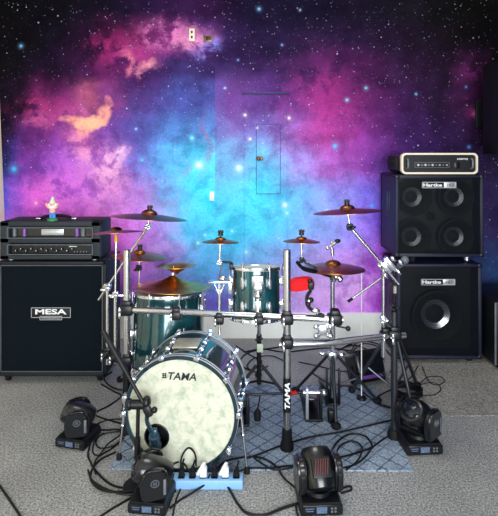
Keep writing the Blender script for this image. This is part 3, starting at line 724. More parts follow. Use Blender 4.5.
# rack tom
rc = P(256, 268, 2.76)
t, top = tom('rack_tom', 'teal rack tom mounted above the bar behind the center post', rc, .131, .262, R('X', -9), 6)
b = MB(); q0 = top @ Vector((.006, -.145, -.06)); b.box(q0+Vector((0, .006, 0)), (.062, .014, .06), bevel=.005); b.box(q0+Vector((0, -.02, -.03)), (.05, .05, .042), bevel=.01)
b.ball(q0+Vector((0, -.03, -.06)), .022); b.build('mount_bracket', 'chrome', t)
# floor tom
ft, ftop = tom('floor_tom', 'large teal floor tom standing behind the bass drum at left', P(170, 293.5, 2.96), .205, .40, R('X', -9), 8, feet=(200, -60, 75))

# ------------------------------------------------------------------ rack
tr = .0185
LP, CP, RP = Vector((-.647, 2.65, 0)), Vector((.19, 2.5, 0)), Vector((.755, 2.6, 0))
rk = thing('drum_rack', (.19, 2.5, 0), 'chrome tube drum rack spanning the front of the kit', 'drum rack')
def rpart(nm, f, m='steel', parent=None): b = MB(); f(b); return b.build(nm, m, parent or rk)
def V(p, z): return Vector((p.x, p.y, z))
lpz, cpz = .97, 1.0
p = rpart('post', lambda b: b.pipe(V(LP, .38), V(LP, lpz), tr, tr-.003)); p['label'] = 'left chrome post of the rack'
rpart('leg_sleeve', lambda b: b.tube(V(LP, .035), V(LP, .40), tr+.004), 'black')
rpart('rubber_foot', lambda b: b.lathe([(0, 0), (.036, 0), (.034, .03), (.024, .05), (0, .05)], T(LP)), 'rubber')
pc = rpart('post', lambda b: b.pipe(V(CP, .05), V(CP, cpz), tr, tr-.003))
pc['label'] = 'center chrome post with vertical lettering'
rpart('rubber_foot', lambda b: b.lathe([(0, .0), (.034, .0), (.033, .02), (.026, .05), (.024, .10), (0, .10)], T(CP.x, CP.y, .007)), 'rubber')
zc_ = P(287, 394, 2.5).z
band = rpart('label_band', lambda b: b.pipe(V(CP, zc_-.085), V(CP, zc_+.085), tr+.0012, tr-.001), 'black', pc)
text('lettering', 'TAMA', .13, T(CP.x, CP.y-tr-.0022, zc_) @ FACE @ R('Z', 90), 'white', band, shear=.2, bold=.03, local=False, height=.026)
rpart('post', lambda b: b.pipe(V(RP, .05), V(RP, .66), .0165, .014), 'dark_steel')['label'] = 'right post of the rack'
rpart('rubber_foot', lambda b: b.lathe([(0, 0), (.036, 0), (.034, .03), (.024, .05), (0, .05)], T(RP)), 'rubber')
bz = .655
rpart('cross_bar', lambda b: b.pipe(V(LP, .655)+Vector((-.02, 0, 0)), V(CP, bz)+Vector((.28, -.01, 0)), .0165, .0135))['label'] = 'long front bar above the bass drum'
bar2 = [P(279, 344.5, 2.49), P(300, 344, 2.5), P(330, 342.5, 2.52), P(362, 339, 2.56), P(390, 336, 2.6), P(405, 335, 2.62)]
rpart('curved_bar', lambda b: b.path(bar2, .0165, 14))
wing0, wing1 = Vector((-.647, 2.65, .375)), Vector((-.85, 2.91, .325))
rpart('wing_bar', lambda b: b.tube(wing0, wing1, .0165), 'black')
def clamp(pos, parent=rk, s=1.0, name='rack_clamp', knob=True):
    b = MB(); b.box(pos, (.062*s, .06*s, .05*s), bevel=.012*s); b.box(pos+Vector((0, 0, .03*s)), (.042*s, .05*s, .03*s), bevel=.008*s)
    cl = b.build(name, 'black', parent)
    if knob:
        b = MB(); b.tube(pos+Vector((-.02*s, -.03*s, 0)), pos+Vector((-.02*s, -.055*s, 0)), .006*s); b.ball(pos+Vector((-.02*s, -.055*s, .012*s)), .008*s, (.8, .6, 1.8)); b.ball(pos+Vector((-.02*s, -.055*s, -.012*s)), .008*s, (.8, .6, 1.8))
        b.build('wing_bolt', 'chrome', cl)
    return cl
clamp(V(LP, .655), s=1.15); clamp(V(CP, bz), s=1.0); clamp(P(287, 343, 2.5)); clamp(V(RP, P(394, 335, 2.6).z), s=1.1)
clamp(V(LP, .385), s=.9); clamp(P(176, 315, 2.6), s=.9); clamp(P(259, 320, 2.52), s=.8)
clamp(P(335, 319, 2.5), s=1.1); clamp(P(219, 320, 2.56), s=.8); clamp(wing0.lerp(wing1, .45), s=.9); clamp(wing0.lerp(wing1, .8), s=.9)
# hanging clamp with wing nuts under the bar at right
q = P(323, 330, 2.48); b = MB(); b.box(q, (.05, .03, .05), bevel=.008)
for dx, dz in ((-.035, .02), (.035, .02), (-.035, -.025), (.035, -.025)): b.tube(q+Vector((dx*.5, 0, dz)), q+Vector((dx, -.005, dz)), .012); b.ball(q+Vector((dx, -.01, dz)), .014)
b.build('multi_clamp', 'chrome', rk)
b = MB(); q1 = P(348, 328.5, 2.5); b.tube(P(336, 326, 2.5), q1, .004); b.ball(q1, .013); b.build('drum_key_knob', 'black', rk)
# tom arm rising from the bar to the tom bracket
q = P(258, 312, 2.545); b = MB(); b.box(P(258, 306, 2.56), (.035, .035, .06), bevel=.006); b.tube(P(258, 322, 2.54), P(258, 284, 2.575), .011); b.box(P(258, 288, 2.572), (.05, .04, .04), bevel=.01); b.ball(P(258, 296, 2.55), .016); b.build('tom_arm', 'chrome', rk)

# ------------------------------------------------------------------ cymbals
def cymbal(name, label, c, r, tilt, roll, m='bronze', bell=.22, flip=False, group=None, h=.14, flare=False):
    mt = Matrix.Rotation(math.radians(roll), 4, 'Y') @ Matrix.Rotation(math.radians(-tilt), 4, 'X')
    pr = []
    rb = r*bell; hb = r*.13
    for k in range(7): a = PI/2*k/6; pr.append((rb*math.sin(a)*.98+.001, h*r+hb*math.cos(a)))
    pr[0] = (.006, pr[0][1])
    for k in range(1, 11): s = k/10; pr.append((rb+(r-rb)*s, h*r*(1-s**1.5)))
    if flare: pr = [(.006, h*r), (r*.05, h*r), (r*.085, h*r*.93)]+[(r*(.085+.915*k/12), h*r*.93*(1-k/12)**1.7) for k in range(1, 13)]
    th = .0022
    full = pr+[(r, -th)]+[(q_[0], q_[1]-th) for q_ in pr[::-1]]+[pr[0]]
    b = LB(); b.lathe(full, R('X', 180) if flip else None, 64)
    o = b.build(name, m); o.location = c; o.rotation_euler = mt.to_euler()
    return tag(o, label, 'cymbal', group)
def normal(tilt, roll): return (Matrix.Rotation(math.radians(roll), 4, 'Y') @ Matrix.Rotation(math.radians(-tilt), 4, 'X') @ Vector((0, 0, 1)))

def cap(t, c, n, felt='black', h=.0, top='wing_nut'):
    # felt above and below the bell and a wing nut, along the cymbal's normal
    for z_ in (h-.012, h+.020): b = MB(); b.tube(c+n*z_, c+n*(z_+.012), .014); b.build('felt_washer', felt, t)
    b = MB(); b.tube(c+n*(h-.02), c+n*(h+.052), .004, seg=8)
    x = n.orthogonal().normalized(); x = Vector((1, 0, 0))
    b.tube(c+n*(h+.032), c+n*(h+.046), .010)
    for s in (-1, 1): b.box(c+n*(h+.042)+x*s*.011, (.010, .006, .016), bevel=.002)
    b.build('wing_nut', 'black', t)
def rod(t, nm, a, b_, r, m='chrome'): b = MB(); b.tube(a, b_, r); return b.build(nm, m, t)
def joint(t, c, s=1.0, m='chrome', ax=Vector((0, 1, 0))):
    b = MB(); b.tube(c-ax*.018*s, c+ax*.018*s, .016*s); b.box(c, (.03*s, .022*s, .034*s), bevel=.006*s)
    b.tube(c+ax*-.03*s, c+ax*-.018*s, .006*s); b.ball(c+ax*-.034*s+Vector((.010*s, 0, .004*s)), .008*s, (1.6, .7, .9)); b.ball(c+ax*-.034*s-Vector((.010*s, 0, .004*s)), .008*s, (1.6, .7, .9))
    return b.build('tilter', m, t)
def tripod(t, base, zc, spread, a0=30, m='chrome', r=.008, zt=None):
    zt = zt or zc+.14
    for k in range(3):
        an = math.radians(a0+120*k); d = Vector((math.cos(an), math.sin(an), 0))
        foot = Vector((base.x, base.y, .016))+d*spread
        b = MB(); b.tube(Vector((base.x, base.y, zt))+d*.02, foot, r, seg=10); b.tube(Vector((base.x, base.y, zc*.55))+d*.016, Vector((base.x, base.y, zt)).lerp(foot, .6)+d*.01, r*.7, seg=8)
        lg = b.build('leg', m, t)
        b = MB(); b.ball(foot+Vector((0, 0, .004)), .019, (1.2, 1.2, 1)); b.build('rubber_foot', 'rubber', lg)

# 1 big crash at the upper left on a boom
c = P(149, 218, 2.76); n = normal(5, 4)
cymbal('cymbal', 'wide dark bronze crash cymbal highest at left, on a slanting boom', c, .208, 5, 4, 'bronze_dark', h=.10)
p1 = wing0.lerp(wing1, .8); kn = Vector((p1.x, p1.y, P(106, 287, p1.y).z))
t = thing('boom_stand', V(p1, p1.z), 'chrome boom arm stand at left whose slanting arm lifts the highest left crash', 'cymbal stand')
rod(t, 'pole', V(p1, p1.z-.06), kn, .0085); joint(t, kn, 1.3); head_ = c-n*.045
rod(t, 'boom_arm', kn.lerp(head_, -.22), head_, .0075); joint(t, head_, .9); rod(t, 'cymbal_rod', head_, c, .004); cap(t, c, n, h=.02)
# 2 brown crash in front of the amplifier
c = P(116, 233, 2.78); n = normal(8, -4)
cymbal('cymbal', 'brown crash cymbal at far left overlapping the guitar amplifier head', c, .165, 8, -4, 'bronze_dark', h=.08)
p2 = wing0.lerp(wing1, .45); p2 = Vector((c.x, p2.y, p2.z))
t = thing('cymbal_stand', V(p2, p2.z), 'straight thin chrome stand holding the far left brown crash', 'cymbal stand')
top_ = c-n*.03; rod(t, 'pole', V(p2, p2.z-.03), Vector((p2.x, p2.y, .72)), .009); rod(t, 'upper_rod', Vector((p2.x, p2.y, .70)), top_, .005); joint(t, Vector((p2.x, p2.y, .70)), 1.0)
b = MB(); b.tube(c-n*.05, c-n*.008, .013, .009); b.build('felt_washer', 'gold', t); b = MB(); b.tube(c, c+n*.03, .004); b.build('wing_nut', 'black', t)
b = MB(); b.box(Vector((p2.x+.01, p2.y-.02, .70)), (.085, .014, .012), bevel=.003); b.build('side_clamp', 'chrome', t)
# 3 small crash lower, behind
c = P(139.5, 256.5, 3.1); n = normal(3, 3)
cymbal('cymbal', 'small bronze cymbal at left between the tall post and the stacked ride', c, .17, 3, 3, 'bronze')
t = thing('cymbal_stand', V(c, 0), 'chrome tripod stand under the small left cymbal beside the floor tom', 'cymbal stand')
rod(t, 'pole', V(c, .05), V(c, .60), .011); rod(t, 'upper_rod', V(c, .58), c-n*.02, .006); joint(t, c-n*.07, 1.1, 'black'); joint(t, V(c, .60), .9); cap(t, c, n, h=.024)
tripod(t, c, .12, .20, a0=20)
# 4 ride with an upturned cup cymbal above
c = P(172.5, 286.5, 2.96); n = normal(5, 2)
cymbal('cymbal', 'big golden ride cymbal over the floor tom with a small cup above', c, .226, 5, 2, 'bronze_gold', h=.29, flare=True)
c2 = P(176.5, 266, 2.96)
cymbal('cymbal', 'small upturned golden cup cymbal stacked above the ride', c2, .114, 4, -1, 'bronze_gold', flip=True, h=.42, flare=True)
pb = Vector((-.40, 3.36, 0))
t = thing('boom_stand', pb, 'chrome boom stand behind the floor tom carrying the ride and cup', 'cymbal stand')
rod(t, 'pole', V(pb, .05), V(pb, .58), .0125); joint(t, V(pb, .58), 1.2); rod(t, 'boom_arm', V(pb, .58)+(V(pb, .58)-(c-n*.006))*.2, c-n*.006, .008)
tripod(t, pb, .12, .18, a0=90); b = MB(); b.tube(c-n*.01, c+n*.12, .004); b.tube(c+n*.068, c+n*.075, .014); b.build('cymbal_rod', 'chrome', t)
# 5, 6 two splashes
c = P(220.5, 242, 2.72); n = normal(5, 1)
cymbal('splash_cymbal', 'small splash cymbal in front of the cyan glow, left of the rack tom', c, .1, 5, 1, 'bronze', bell=.3)
t = thing('splash_holder', c-Vector((0, 0, .1)), 'thin clamp arm holding the left splash cymbal to the tom hoop', 'cymbal holder')
k1, k2 = P(219.5, 262, 2.72), P(231, 262.5, 2.73); tomrim = rc+Vector((-.134, -.05, .008))
rod(t, 'cymbal_rod', k1, c, .006); joint(t, k1, .8); rod(t, 'arm', k1, k2, .006, 'black'); b = MB(); b.path([k2, k2+Vector((.006, 0, -.01)), tomrim+Vector((0, 0, .012))], .007); b.box(tomrim+Vector((0, -.002, .012)), (.02, .03, .03), bevel=.004); b.build('hoop_clamp', 'black', t); cap(t, c, n, h=.014)
rod(t, 'strut', P(222, 264, 2.72), P(219, 281, 2.70), .005, 'grey')
c = P(301.5, 241.5, 2.7); n = normal(5, 1)
cymbal('splash_cymbal', 'small splash cymbal right of the rack tom, above the red block', c, .1, 5, 1, 'bronze', bell=.3)
t = thing('splash_holder', c-Vector((0, 0, .1)), 'black elbow arm holding the right splash cymbal above the red block', 'cymbal holder')
k1 = P(302, 260, 2.7); k2 = P(299, 263, 2.7); k3 = P(330, 276, 2.84)
rod(t, 'cymbal_rod', k1, c, .006); b = MB(); b.path([P(297, 262, 2.7), P(303, 268, 2.72), P(315, 271, 2.78), k3], .010); b.build('arm', 'black', t); joint(t, k1, .9, 'black'); cap(t, c, n, h=.014)
rod(t, 'arm_highlight_rod', P(304, 262, 2.68), P(316, 268, 2.76), .007)
# 7 crash at the upper right
c = P(347.5, 212, 2.66); n = normal(4, -3.5)
cymbal('cymbal', 'reddish bronze crash cymbal highest at right, on a boom by the bass stack', c, .183, 4, -3.5, 'bronze_dark', h=.09)
pr_ = Vector((P(383.5, 300, 2.66).x, 2.66, 0)); kn = P(386, 267, 2.66); kn2 = P(350, 227, 2.66)
t = thing('boom_stand', V(pr_, .5), 'chrome boom stand clamped to the rack at right, holding the highest right crash', 'cymbal stand')
rod(t, 'pole', V(pr_, .40), V(pr_, .60), .0125); rod(t, 'upper_tube', V(pr_, .5), V(pr_, kn.z), .009); joint(t, V(pr_, .60), 1.1)
rod(t, 'boom_arm', P(399, 284, 2.66), kn2, .0085); joint(t, kn2, 1.1, 'black'); rod(t, 'cymbal_rod', kn2, c, .0055); cap(t, c, n, h=.016)
b = MB(); b.box(kn, (.07, .04, .035), rot=R('Y', 48), bevel=.008); b.box(kn+Vector((.02, -.015, .02)), (.09, .03, .028), rot=R('Y', 48), bevel=.006)
for dx, dz in ((-.04, .01), (.03, .05), (.06, -.02), (-.01, -.04), (.07, .03)): b.ball(kn+Vector((dx, -.03, dz)), .013, (1.5, .8, .8), R('Y', 48))
b.build('multi_clamp', 'chrome', t)
clamp(Vector((pr_.x, 2.625, P(384, 337, 2.6).z)), s=.9)
rod(t, 'accessory_rod', P(381, 278, 2.64), P(349, 301, 2.6), .006); rod(t, 'rod_tip', P(352.5, 298.5, 2.604), P(348, 301.6, 2.599), .0075, 'rubber')
# second dark pole beside it
pq = Vector((P(394, 300, 3.0).x, 3.0, 0))
t = thing('microphone_stand', V(pq, 0), 'dark thin microphone stand on tripod legs in front of the lower bass cabinet', 'microphone stand')
rod(t, 'pole', V(pq, .04), V(pq, .56), .013, 'black'); rod(t, 'upper_tube', V(pq, .54), V(pq, .86), .009, 'black'); joint(t, V(pq, .56), 1.2, 'black')
tripod(t, pq, .14, .25, a0=40, r=.011, zt=.42, m='dark_steel')
q = P(403, 262, 3.0); b = MB(); b.path([V(pq, .86), P(397, 262, 3.0), q], .006); b.build('gooseneck', 'black', t)
b = MB(); b.tube(P(399, 266, 2.99), P(405, 260, 2.95), .016, .022); b.ball(P(405, 260, 2.95), .024); b.build('microphone', 'grey', t)
rod(t, 'knob', P(395, 286, 2.97), P(395, 293, 2.97), .011, 'mapleplate')
# thin pale rod before the wallpaper
pt = Vector((P(361.5, 300, 3.0).x, 3.0, 0))
t = thing('antenna_stand', V(pt, 0), 'very thin pale upright rod between the hi-hat and the right boom stand', 'stand')
rod(t, 'rod', V(pt, .02), V(pt, P(361, 268, 3.0).z), .0032, 'white'); b = MB(); b.lathe([(0, 0), (.03, 0), (.028, .012), (.01, .02), (0, .02)], T(pt.x, pt.y, .007)); b.build('base', 'black', t)

# 8 hi-hat
hh_ = P(333, 268.5, 2.9); n = normal(4, 0)
cymbal('hi_hat_cymbal', 'upper bronze hi-hat cymbal with clutch rod through its bell', hh_, .183, 4, 0, 'bronze', bell=.25)
cymbal('hi_hat_cymbal', 'lower upturned hi-hat cymbal pressed under the upper one', hh_-n*.006, .183, 4, 0, 'bronze_dark', bell=.25, flip=True, h=.08)
hb = Vector((hh_.x, 2.92, 0)); t = thing('hi_hat_stand', V(hb, 0), 'chrome hi-hat stand with clutch above and pedal below', 'hi-hat stand')
rod(t, 'lower_tube', V(hb, .06), V(hb, .52), .017); rod(t, 'upper_tube', V(hb, .5), V(hb, .76), .013); rod(t, 'pull_rod', V(hb, .74), P(331, 240, 2.9), .0045)
b = MB(); b.tube(hh_-n*.075, hh_-n*.022, .016, .034, 18); b.torus(.03, .006, T(hh_-n*.03)); 
for a_ in (0, 120, 240): b.ball(hh_-n*.055+Vector((.036*math.cos(a_), -.025, .016*math.sin(a_))), .018)
b.build('cymbal_seat', 'chrome', t)
b = MB(); b.tube(P(332.5, 256, 2.9), P(332, 248, 2.9), .010); b.tube(P(330.5, 246, 2.89), P(337, 241, 2.88), .010); b.ball(P(327.5, 248, 2.89), .012); b.build('clutch', 'chrome', t)
b = MB(); b.ball(P(337.5, 241, 2.88), .014, (1.3, 1, .9)); b.build('clutch_wing_bolt', 'black', t)
b = MB(); b.box(V(hb, .52), (.06, .055, .05), bevel=.01); b.tube(V(hb, .52)+Vector((-.03, 0, 0)), V(hb, .52)+Vector((-.055, 0, 0)), .012); b.build('height_clamp', 'black', t)
b = MB(); b.box(V(hb, .30), (.055, .05, .05), bevel=.01); b.ball(V(hb, .31)+Vector((-.06, -.02, .01)), .014, (1.8, .8, .8)); b.ball(V(hb, .31)+Vector((.05, -.02, .0)), .016, (1.2, .8, 1.2)); b.build('leg_collar', 'chrome', t)
for d_ in (Vector((.27, .03, 0)), Vector((-.20, .16, 0)), Vector((-.02, -.24, 0))):
    f_ = V(hb, .022)+d_; b = MB(); b.tube(V(hb, .33), f_, .009); b.tube(V(hb, .12), V(hb, .33).lerp(f_, .55), .006); lg = b.build('leg', 'dark_steel', t)
    b = MB(); b.ball(f_, .021, (1.3, 1.2, .9)); b.build('rubber_foot', 'rubber', lg)
for sx in (-1, 1):
    b = MB(); b.box(V(hb, .13)+Vector((sx*.036, -.02, 0)), (.012, .03, .20), bevel=.004); b.build('frame_strut', 'black', t)
b = MB(); b.box(V(hb, .022)+Vector((0, .14, 0)), (.085, .32, .012), bevel=.004); b.build('base_plate', 'black', t)
b = MB(); b.box(V(hb, .075)+Vector((0, .14, 0)), (.075, .28, .012), rot=R('X', -14), bevel=.004); b.build('footboard', 'grey', t)

# red block percussion
q = P(302, 284, 2.56); t = thing('jam_block', q, 'bright red percussion block on a black bent arm beside the rack post', 'percussion block')
b = MB(); out = [(-.065, -.03), (-.066, .012), (-.04, .028), (.03, .036), (.058, .026), (.064, -.004), (.045, -.016), (.02, -.018), (-.02, -.034)]
b.prism(out, -.03, .03, T(q)); bmesh.ops.bevel(b.bm, geom=b.bm.edges[:], offset=.006, segments=2, affect='EDGES'); b.build('block', 'red', t)
b = MB(); b.box(P(311, 285, 2.53), (.03, .03, .045), bevel=.007); b.ball(P(310, 281, 2.515), .012); b.build('block_clamp', 'black', t)
b = MB(); b.path([P(311, 290, 2.53), P(307, 297, 2.52), P(308, 306, 2.51), P(315, 312, 2.5), P(324, 316, 2.49)], .009); b.ball(P(311, 300, 2.51), .014); b.ball(P(308, 304, 2.5), .014); b.build('arm', 'black', t)
b = MB(); b.ball(P(316, 311, 2.48), .015, (1.4, .9, .9)); b.ball(P(309, 301, 2.49), .008); b.build('arm_bolt', 'chrome', t)

# T-shaped accessory arm at left of the rack tom
qb, qt = P(219, 338, 2.545), P(219, 283, 2.66)
t = thing('accessory_mount', qb, 'bright chrome T-shaped holder rising from the bar left of the rack tom', 'holder')
rod(t, 'rod', Vector((qb.x, 2.59, qb.z)), Vector((qb.x, 2.59, P(219, 283, 2.59).z)), .007)
zt = P(219, 282, 2.59).z
b = MB(); b.box((qb.x, 2.59, zt), (.115, .03, .012), bevel=.003); b.box((qb.x+.055, 2.59, zt-.03), (.022, .03, .06), bevel=.004); b.ball((qb.x+.018, 2.585, zt+.02), .02, (1, 1, .8)); b.build('crosspiece', 'chrome', t)
b = MB(); b.tube((qb.x-.03, 2.59, zt), (qb.x, 2.59, zt-.075), .005); b.tube((qb.x+.03, 2.59, zt), (qb.x, 2.59, zt-.075), .005); b.build('brace', 'chrome', t)
b = MB(); b.path([(qb.x-.045, 2.59, zt-.02), (qb.x-.085, 2.59, zt-.05), (qb.x-.09, 2.59, zt-.12)], .006); b.build('side_hook', 'grey', t)

# dark tripod (snare stand) behind the bar
sb = Vector((P(259, 380, 3.1).x, 3.1, 0)); t = thing('snare_stand', V(sb, 0), 'black folding snare stand on spread tripod legs behind the bass drum', 'drum stand')
rod(t, 'lower_tube', V(sb, .05), V(sb, .34), .014, 'black'); rod(t, 'upper_tube', V(sb, .32), V(sb, .52), .011); joint(t, V(sb, .34), 1.1, 'black')
tripod(t, V(sb, 0), .13, .19, a0=-30, m='black', r=.010, zt=.17)
for k in range(3):
    an = math.radians(90+120*k); d_ = Vector((math.cos(an), math.sin(an), 0)); b = MB(); b.path([V(sb, .52), V(sb, .53)+d_*.09, V(sb, .56)+d_*.15, V(sb, .59)+d_*.155], .007); b.build('basket_arm', 'grey', t)
b = MB(); b.box(P(260, 348, 3.06), (.038, .012, .05), bevel=.003); b.build('paper_tag', 'tag', t)

# double pedal: slave pedal beside the post, shaft to the bass drum
pd = Vector((P(313, 400, 2.8).x, 2.84, .007)); t = thing('kick_pedal', pd, 'black kick pedal with pale upright post beside the hi-hat stand', 'pedal')
b = MB(); b.box(pd+Vector((0, .05, .008)), (.10, .30, .012), bevel=.003); b.build('base_plate', 'black', t)
b = MB(); b.box(pd+Vector((0, .09, .06)), (.085, .25, .012), rot=R('X', -14), bevel=.004); b.build('footboard', 'gloss_black', t)
for sx in (-1, 1):
    b = MB(); b.box(pd+Vector((sx*.038, -.08, .09)), (.016, .03, .18), bevel=.004); b.build('upright', 'silver' if sx < 0 else 'black', t)
b = MB(); b.tube(pd+Vector((-.06, -.08, .155)), pd+Vector((.06, -.08, .155)), .012); b.ball(pd+Vector((.055, -.085, .155)), .018); b.build('axle', 'chrome', t)
b = MB(); b.tube(pd+Vector((.02, -.08, .15)), pd+Vector((.025, -.10, .02)), .006); b.box(pd+Vector((.09, -.10, .04)), (.035, .05, .07), bevel=.01); b.build('spring', 'black', t)
a_ = pd+Vector((-.06, -.08, .155)); e_ = P(246, 395, 2.75)
b = MB(); b.tube(a_, e_, .007); sh = b.build('drive_shaft', 'black', t)
b = MB(); b.tube(a_.lerp(e_, .12), a_.lerp(e_, .25), .011); b.build('coupling', 'red', sh)
m2 = Vector((e_.x-.03, 2.78, .007))
b = MB(); b.box(m2+Vector((0, .05, .008)), (.10, .28, .012), bevel=.003); b.box(m2+Vector((0, .08, .055)), (.085, .24, .012), rot=R('X', -14), bevel=.004)
for sx in (-1, 1): b.box(m2+Vector((sx*.038, -.07, .08)), (.016, .03, .16), bevel=.004)
b.build('primary_pedal', 'black', t)
b = MB(); h0 = F(257.5, 418, .03); b.tube(a_.lerp(e_, .75), h0+Vector((0, 0, .04)), .004); b.lathe([(0, -.01), (.018, -.01), (.02, .03), (.008, .05), (0, .05)], T(h0)); b.build('beater', 'rubber', t)

# ------------------------------------------------------------------ kick microphone
mb = Vector((P(137, 480, 2.225).x, 2.225, 0)); pv = Vector((mb.x+.006, 2.225, P(139, 403, 2.225).z))
t = thing('microphone_stand', mb, 'black boom microphone stand in front of the bass drum', 'microphone stand')
b = MB(); b.lathe([(0, 0), (.062, 0), (.06, .012), (.02, .022), (0, .022)], T(mb)); b.build('base', 'black', t)
rod(t, 'lower_tube', V(mb, .015), Vector((mb.x+.002, 2.225, .22)), .014, 'black'); rod(t, 'upper_tube', Vector((mb.x+.002, 2.225, .2)), pv, .009, 'black')
b = MB(); b.tube(pv+Vector((-.035, -.012, 0)), pv+Vector((.045, -.012, 0)), .021); b.ball(pv+Vector((-.036, -.012, 0)), .026, (.6, 1, 1)); b.ball(pv+Vector((.04, -.012, .01)), .028, (.7, 1, 1)); b.build('swivel', 'black', t)
be = P(103, 331, 2.31); bs_ = P(148, 411, 2.19)
b = MB(); b.tube(be, bs_, .0085); b.tube(be, be.lerp(bs_, .5), .012); b.build('boom', 'black', t)
b = MB(); b.box(bs_, (.035, .03, .05), rot=R('Y', -25), bevel=.008); b.ball(bs_+Vector((.03, -.01, .01)), .014); b.build('clip', 'black', t)
mt_ = P(154, 434, 2.265); mic = P(156, 442, 2.31)
t = thing('kick_microphone', bs_, 'round blue-grey kick drum microphone poking into the bass drum port', 'microphone')
b = MB(); b.path([bs_+Vector((0, -.005, -.01)), P(147, 421, 2.2), P(151, 430, 2.235), mt_], .010); b.build('neck', 'micblue', t)
b = MB(); b.box(mt_, (.03, .03, .05), bevel=.008); b.lathe([(0, -.01), (.022, -.01), (.026, .01), (.026, .04), (.018, .05), (0, .05)], frame(mt_+Vector((0, 0, -.01)), mic)); b.build('body', 'micblue', t)
b = MB(); b.ball(mic+Vector((0, -.012, -.004)), .030, (1, .8, .9)); b.build('mic_grille', 'micblue', t)

# ------------------------------------------------------------------ moving head lights
def moving_head(loc, rz, yoke, tilt, label, s=1.0, face='emblem'):
    t = thing('moving_head_light', loc, label, 'stage light', 'moving head lights on the floor', rz)
    t.scale = (s, s, s*.88)
    b = LB(); b.prism([(-.085, .012), (.085, .012), (.085, .05), (.075, .066), (-.075, .066), (-.085, .05)], -.078, .085); b.box((0, 0, .012), (.164, .155, .010)); b.build('base', 'black', t)
    b = LB()
    for sx in (-1, 1):
        for sy in (-1, 1): b.tube((sx*.065, sy*.06, 0), (sx*.065, sy*.06, .012), .012)
    b.build('rubber_foot', 'rubber', t)
    b = LB(); b.box((0, -.079, .036), (.15, .006, .038), bevel=.002); pn = b.build('control_panel', 'gloss_black', t)
    b = LB(); b.box((0, -.083, .036), (.042, .004, .028)); b.build('display', 'screen', pn)
    b = LB()
    for i in range(4): b.tube((.04+.014*(i % 2), -.081, .029+.014*(i//2)), (.04+.014*(i % 2), -.086, .029+.014*(i//2)), .005, seg=8)
    b.build('button', 'grey', pn)
    b = LB(); b.box((-.048, -.083, .042), (.035, .002, .004)); b.box((-.048, -.083, .032), (.028, .002, .004)); b.build('label_strip', 'screen', pn)
    ry = R('Z', yoke)
    b = LB(); b.lathe([(0, .064), (.055, .064), (.052, .082), (0, .082)], None, 28); b.prism([(-.088, .08), (.088, .08), (.088, .10), (-.088, .10)], -.035, .035, ry); b.build('yoke', 'black', t)
    for sx in (-1, 1):
        out = [(-.052, .078), (.052, .078), (.062, .12), (.062, .175), (.05, .212), (.025, .228), (-.025, .228), (-.05, .212), (-.062, .175), (-.062, .12)]
        b = LB(); b.prism(out, -.016, .016, ry @ T(sx*.076, 0, 0) @ R('Z', 90)); bmesh.ops.bevel(b.bm, geom=b.bm.edges[:], offset=.009, segments=3, affect='EDGES'); ya = b.build('yoke_arm', 'gloss_black', t)
        m_ = ry @ T(sx*.093, 0, .165) @ R('Z', 90 if sx > 0 else -90) @ R('X', 90)
        b = LB(); b.torus(.017, .002, m_, 28, 6)
        for xx in (-.006, 0, .006): b.box((m_ @ Vector((xx, 0, 0))), (.003, .003, .018), rot=m_.to_quaternion().to_matrix().to_4x4() @ R('X', 90))
        b.build('emblem', 'grey', ya)
        b = LB(); b.box((ry @ Vector((sx*.0925, .042, .14))), (.003, .012, .075), rot=ry, bevel=.001); b.build('arm_trim', 'grey', ya)
    hm = ry @ T(0, 0, .168) @ R('X', tilt)
    b = LB(); b.lathe([(0, -.088), (.035, -.088), (.056, -.078), (.068, -.04), (.07, .02), (.064, .062), (.054, .078), (.044, .08), (.042, .074), (0, .072)], hm, 36); hd_ = b.build('lamp_head', 'gloss_black', t)
    b = LB(); b.lathe([(.042, .075), (.03, .083), (0, .087)], hm, 28); b.build('lens', 'glassy', hd_)
    b = LB(); b.box(hm @ Vector((0, -.064, -.005)), (.078, .016, .082), rot=hm.to_quaternion().to_matrix().to_4x4(), bevel=.004); b.build('vent_frame', 'black', hd_)
    b = LB()
    for i in range(6): b.box(hm @ Vector((-.025+i*.010, -.072, -.005)), (.003, .006, .064), rot=hm.to_quaternion().to_matrix().to_4x4() @ R('Y', 12))
    b.build('vent_slats', 'red_lit' if face == 'vent' else 'black', hd_)
    return t
M['glassy'] = mat('lens_glass', (16, 22, 32), .12, spec=.5, var=.05)
def MH(px, py, dy): p = F(px, py); return Vector((p.x, p.y+dy, 0))
moving_head(MH(72, 452, .09), -14, -62, 62, 'black moving head light at left below the guitar cabinet', .96)
moving_head(MH(148, 519, .09), -6, -66, 62, 'black moving head light in front of the microphone stand', .95)
moving_head(MH(321, 519, .09), 3, 4, -42, 'black moving head light front and center-right with slatted vent facing out', 1.03, 'vent')
moving_head(MH(424, 457, .09), 4, -52, 50, 'black moving head light at right beside the rug corner', 1.08)

# black box light with reflected purple painted on its front, under the hi-hat's right
q = F(368, 386); q = Vector((q.x+.0, q.y+.10, 0)); t = thing('stage_light_box', q, 'black finned stage light with painted purple reflection near the right stand legs', 'stage light', rz=18)
b = LB(); b.box((0, 0, .10), (.21, .17, .15), rot=R('X', -25), bevel=.03, seg=4); b.build('housing', 'gloss_black', t)
b = LB()
for i in range(8): b.box((-.084+i*.024, .0, .175), (.008, .14, .03), rot=R('X', -25), bevel=.002)
b.build('cooling_fin', 'black', t)
b = LB(); b.box((0, -.078, .075), (.14, .02, .07), rot=R('X', -25), bevel=.008); b.build('lens', 'purple', t)  # front panel; its purple is reflected light put into the colour
b = LB(); b.path([(-.12, 0, .10), (-.125, -.04, .03), (-.12, -.05, .012), (.12, -.05, .012), (.125, -.04, .03), (.12, 0, .10)], .010, smooth=False); b.build('bracket', 'black', t)

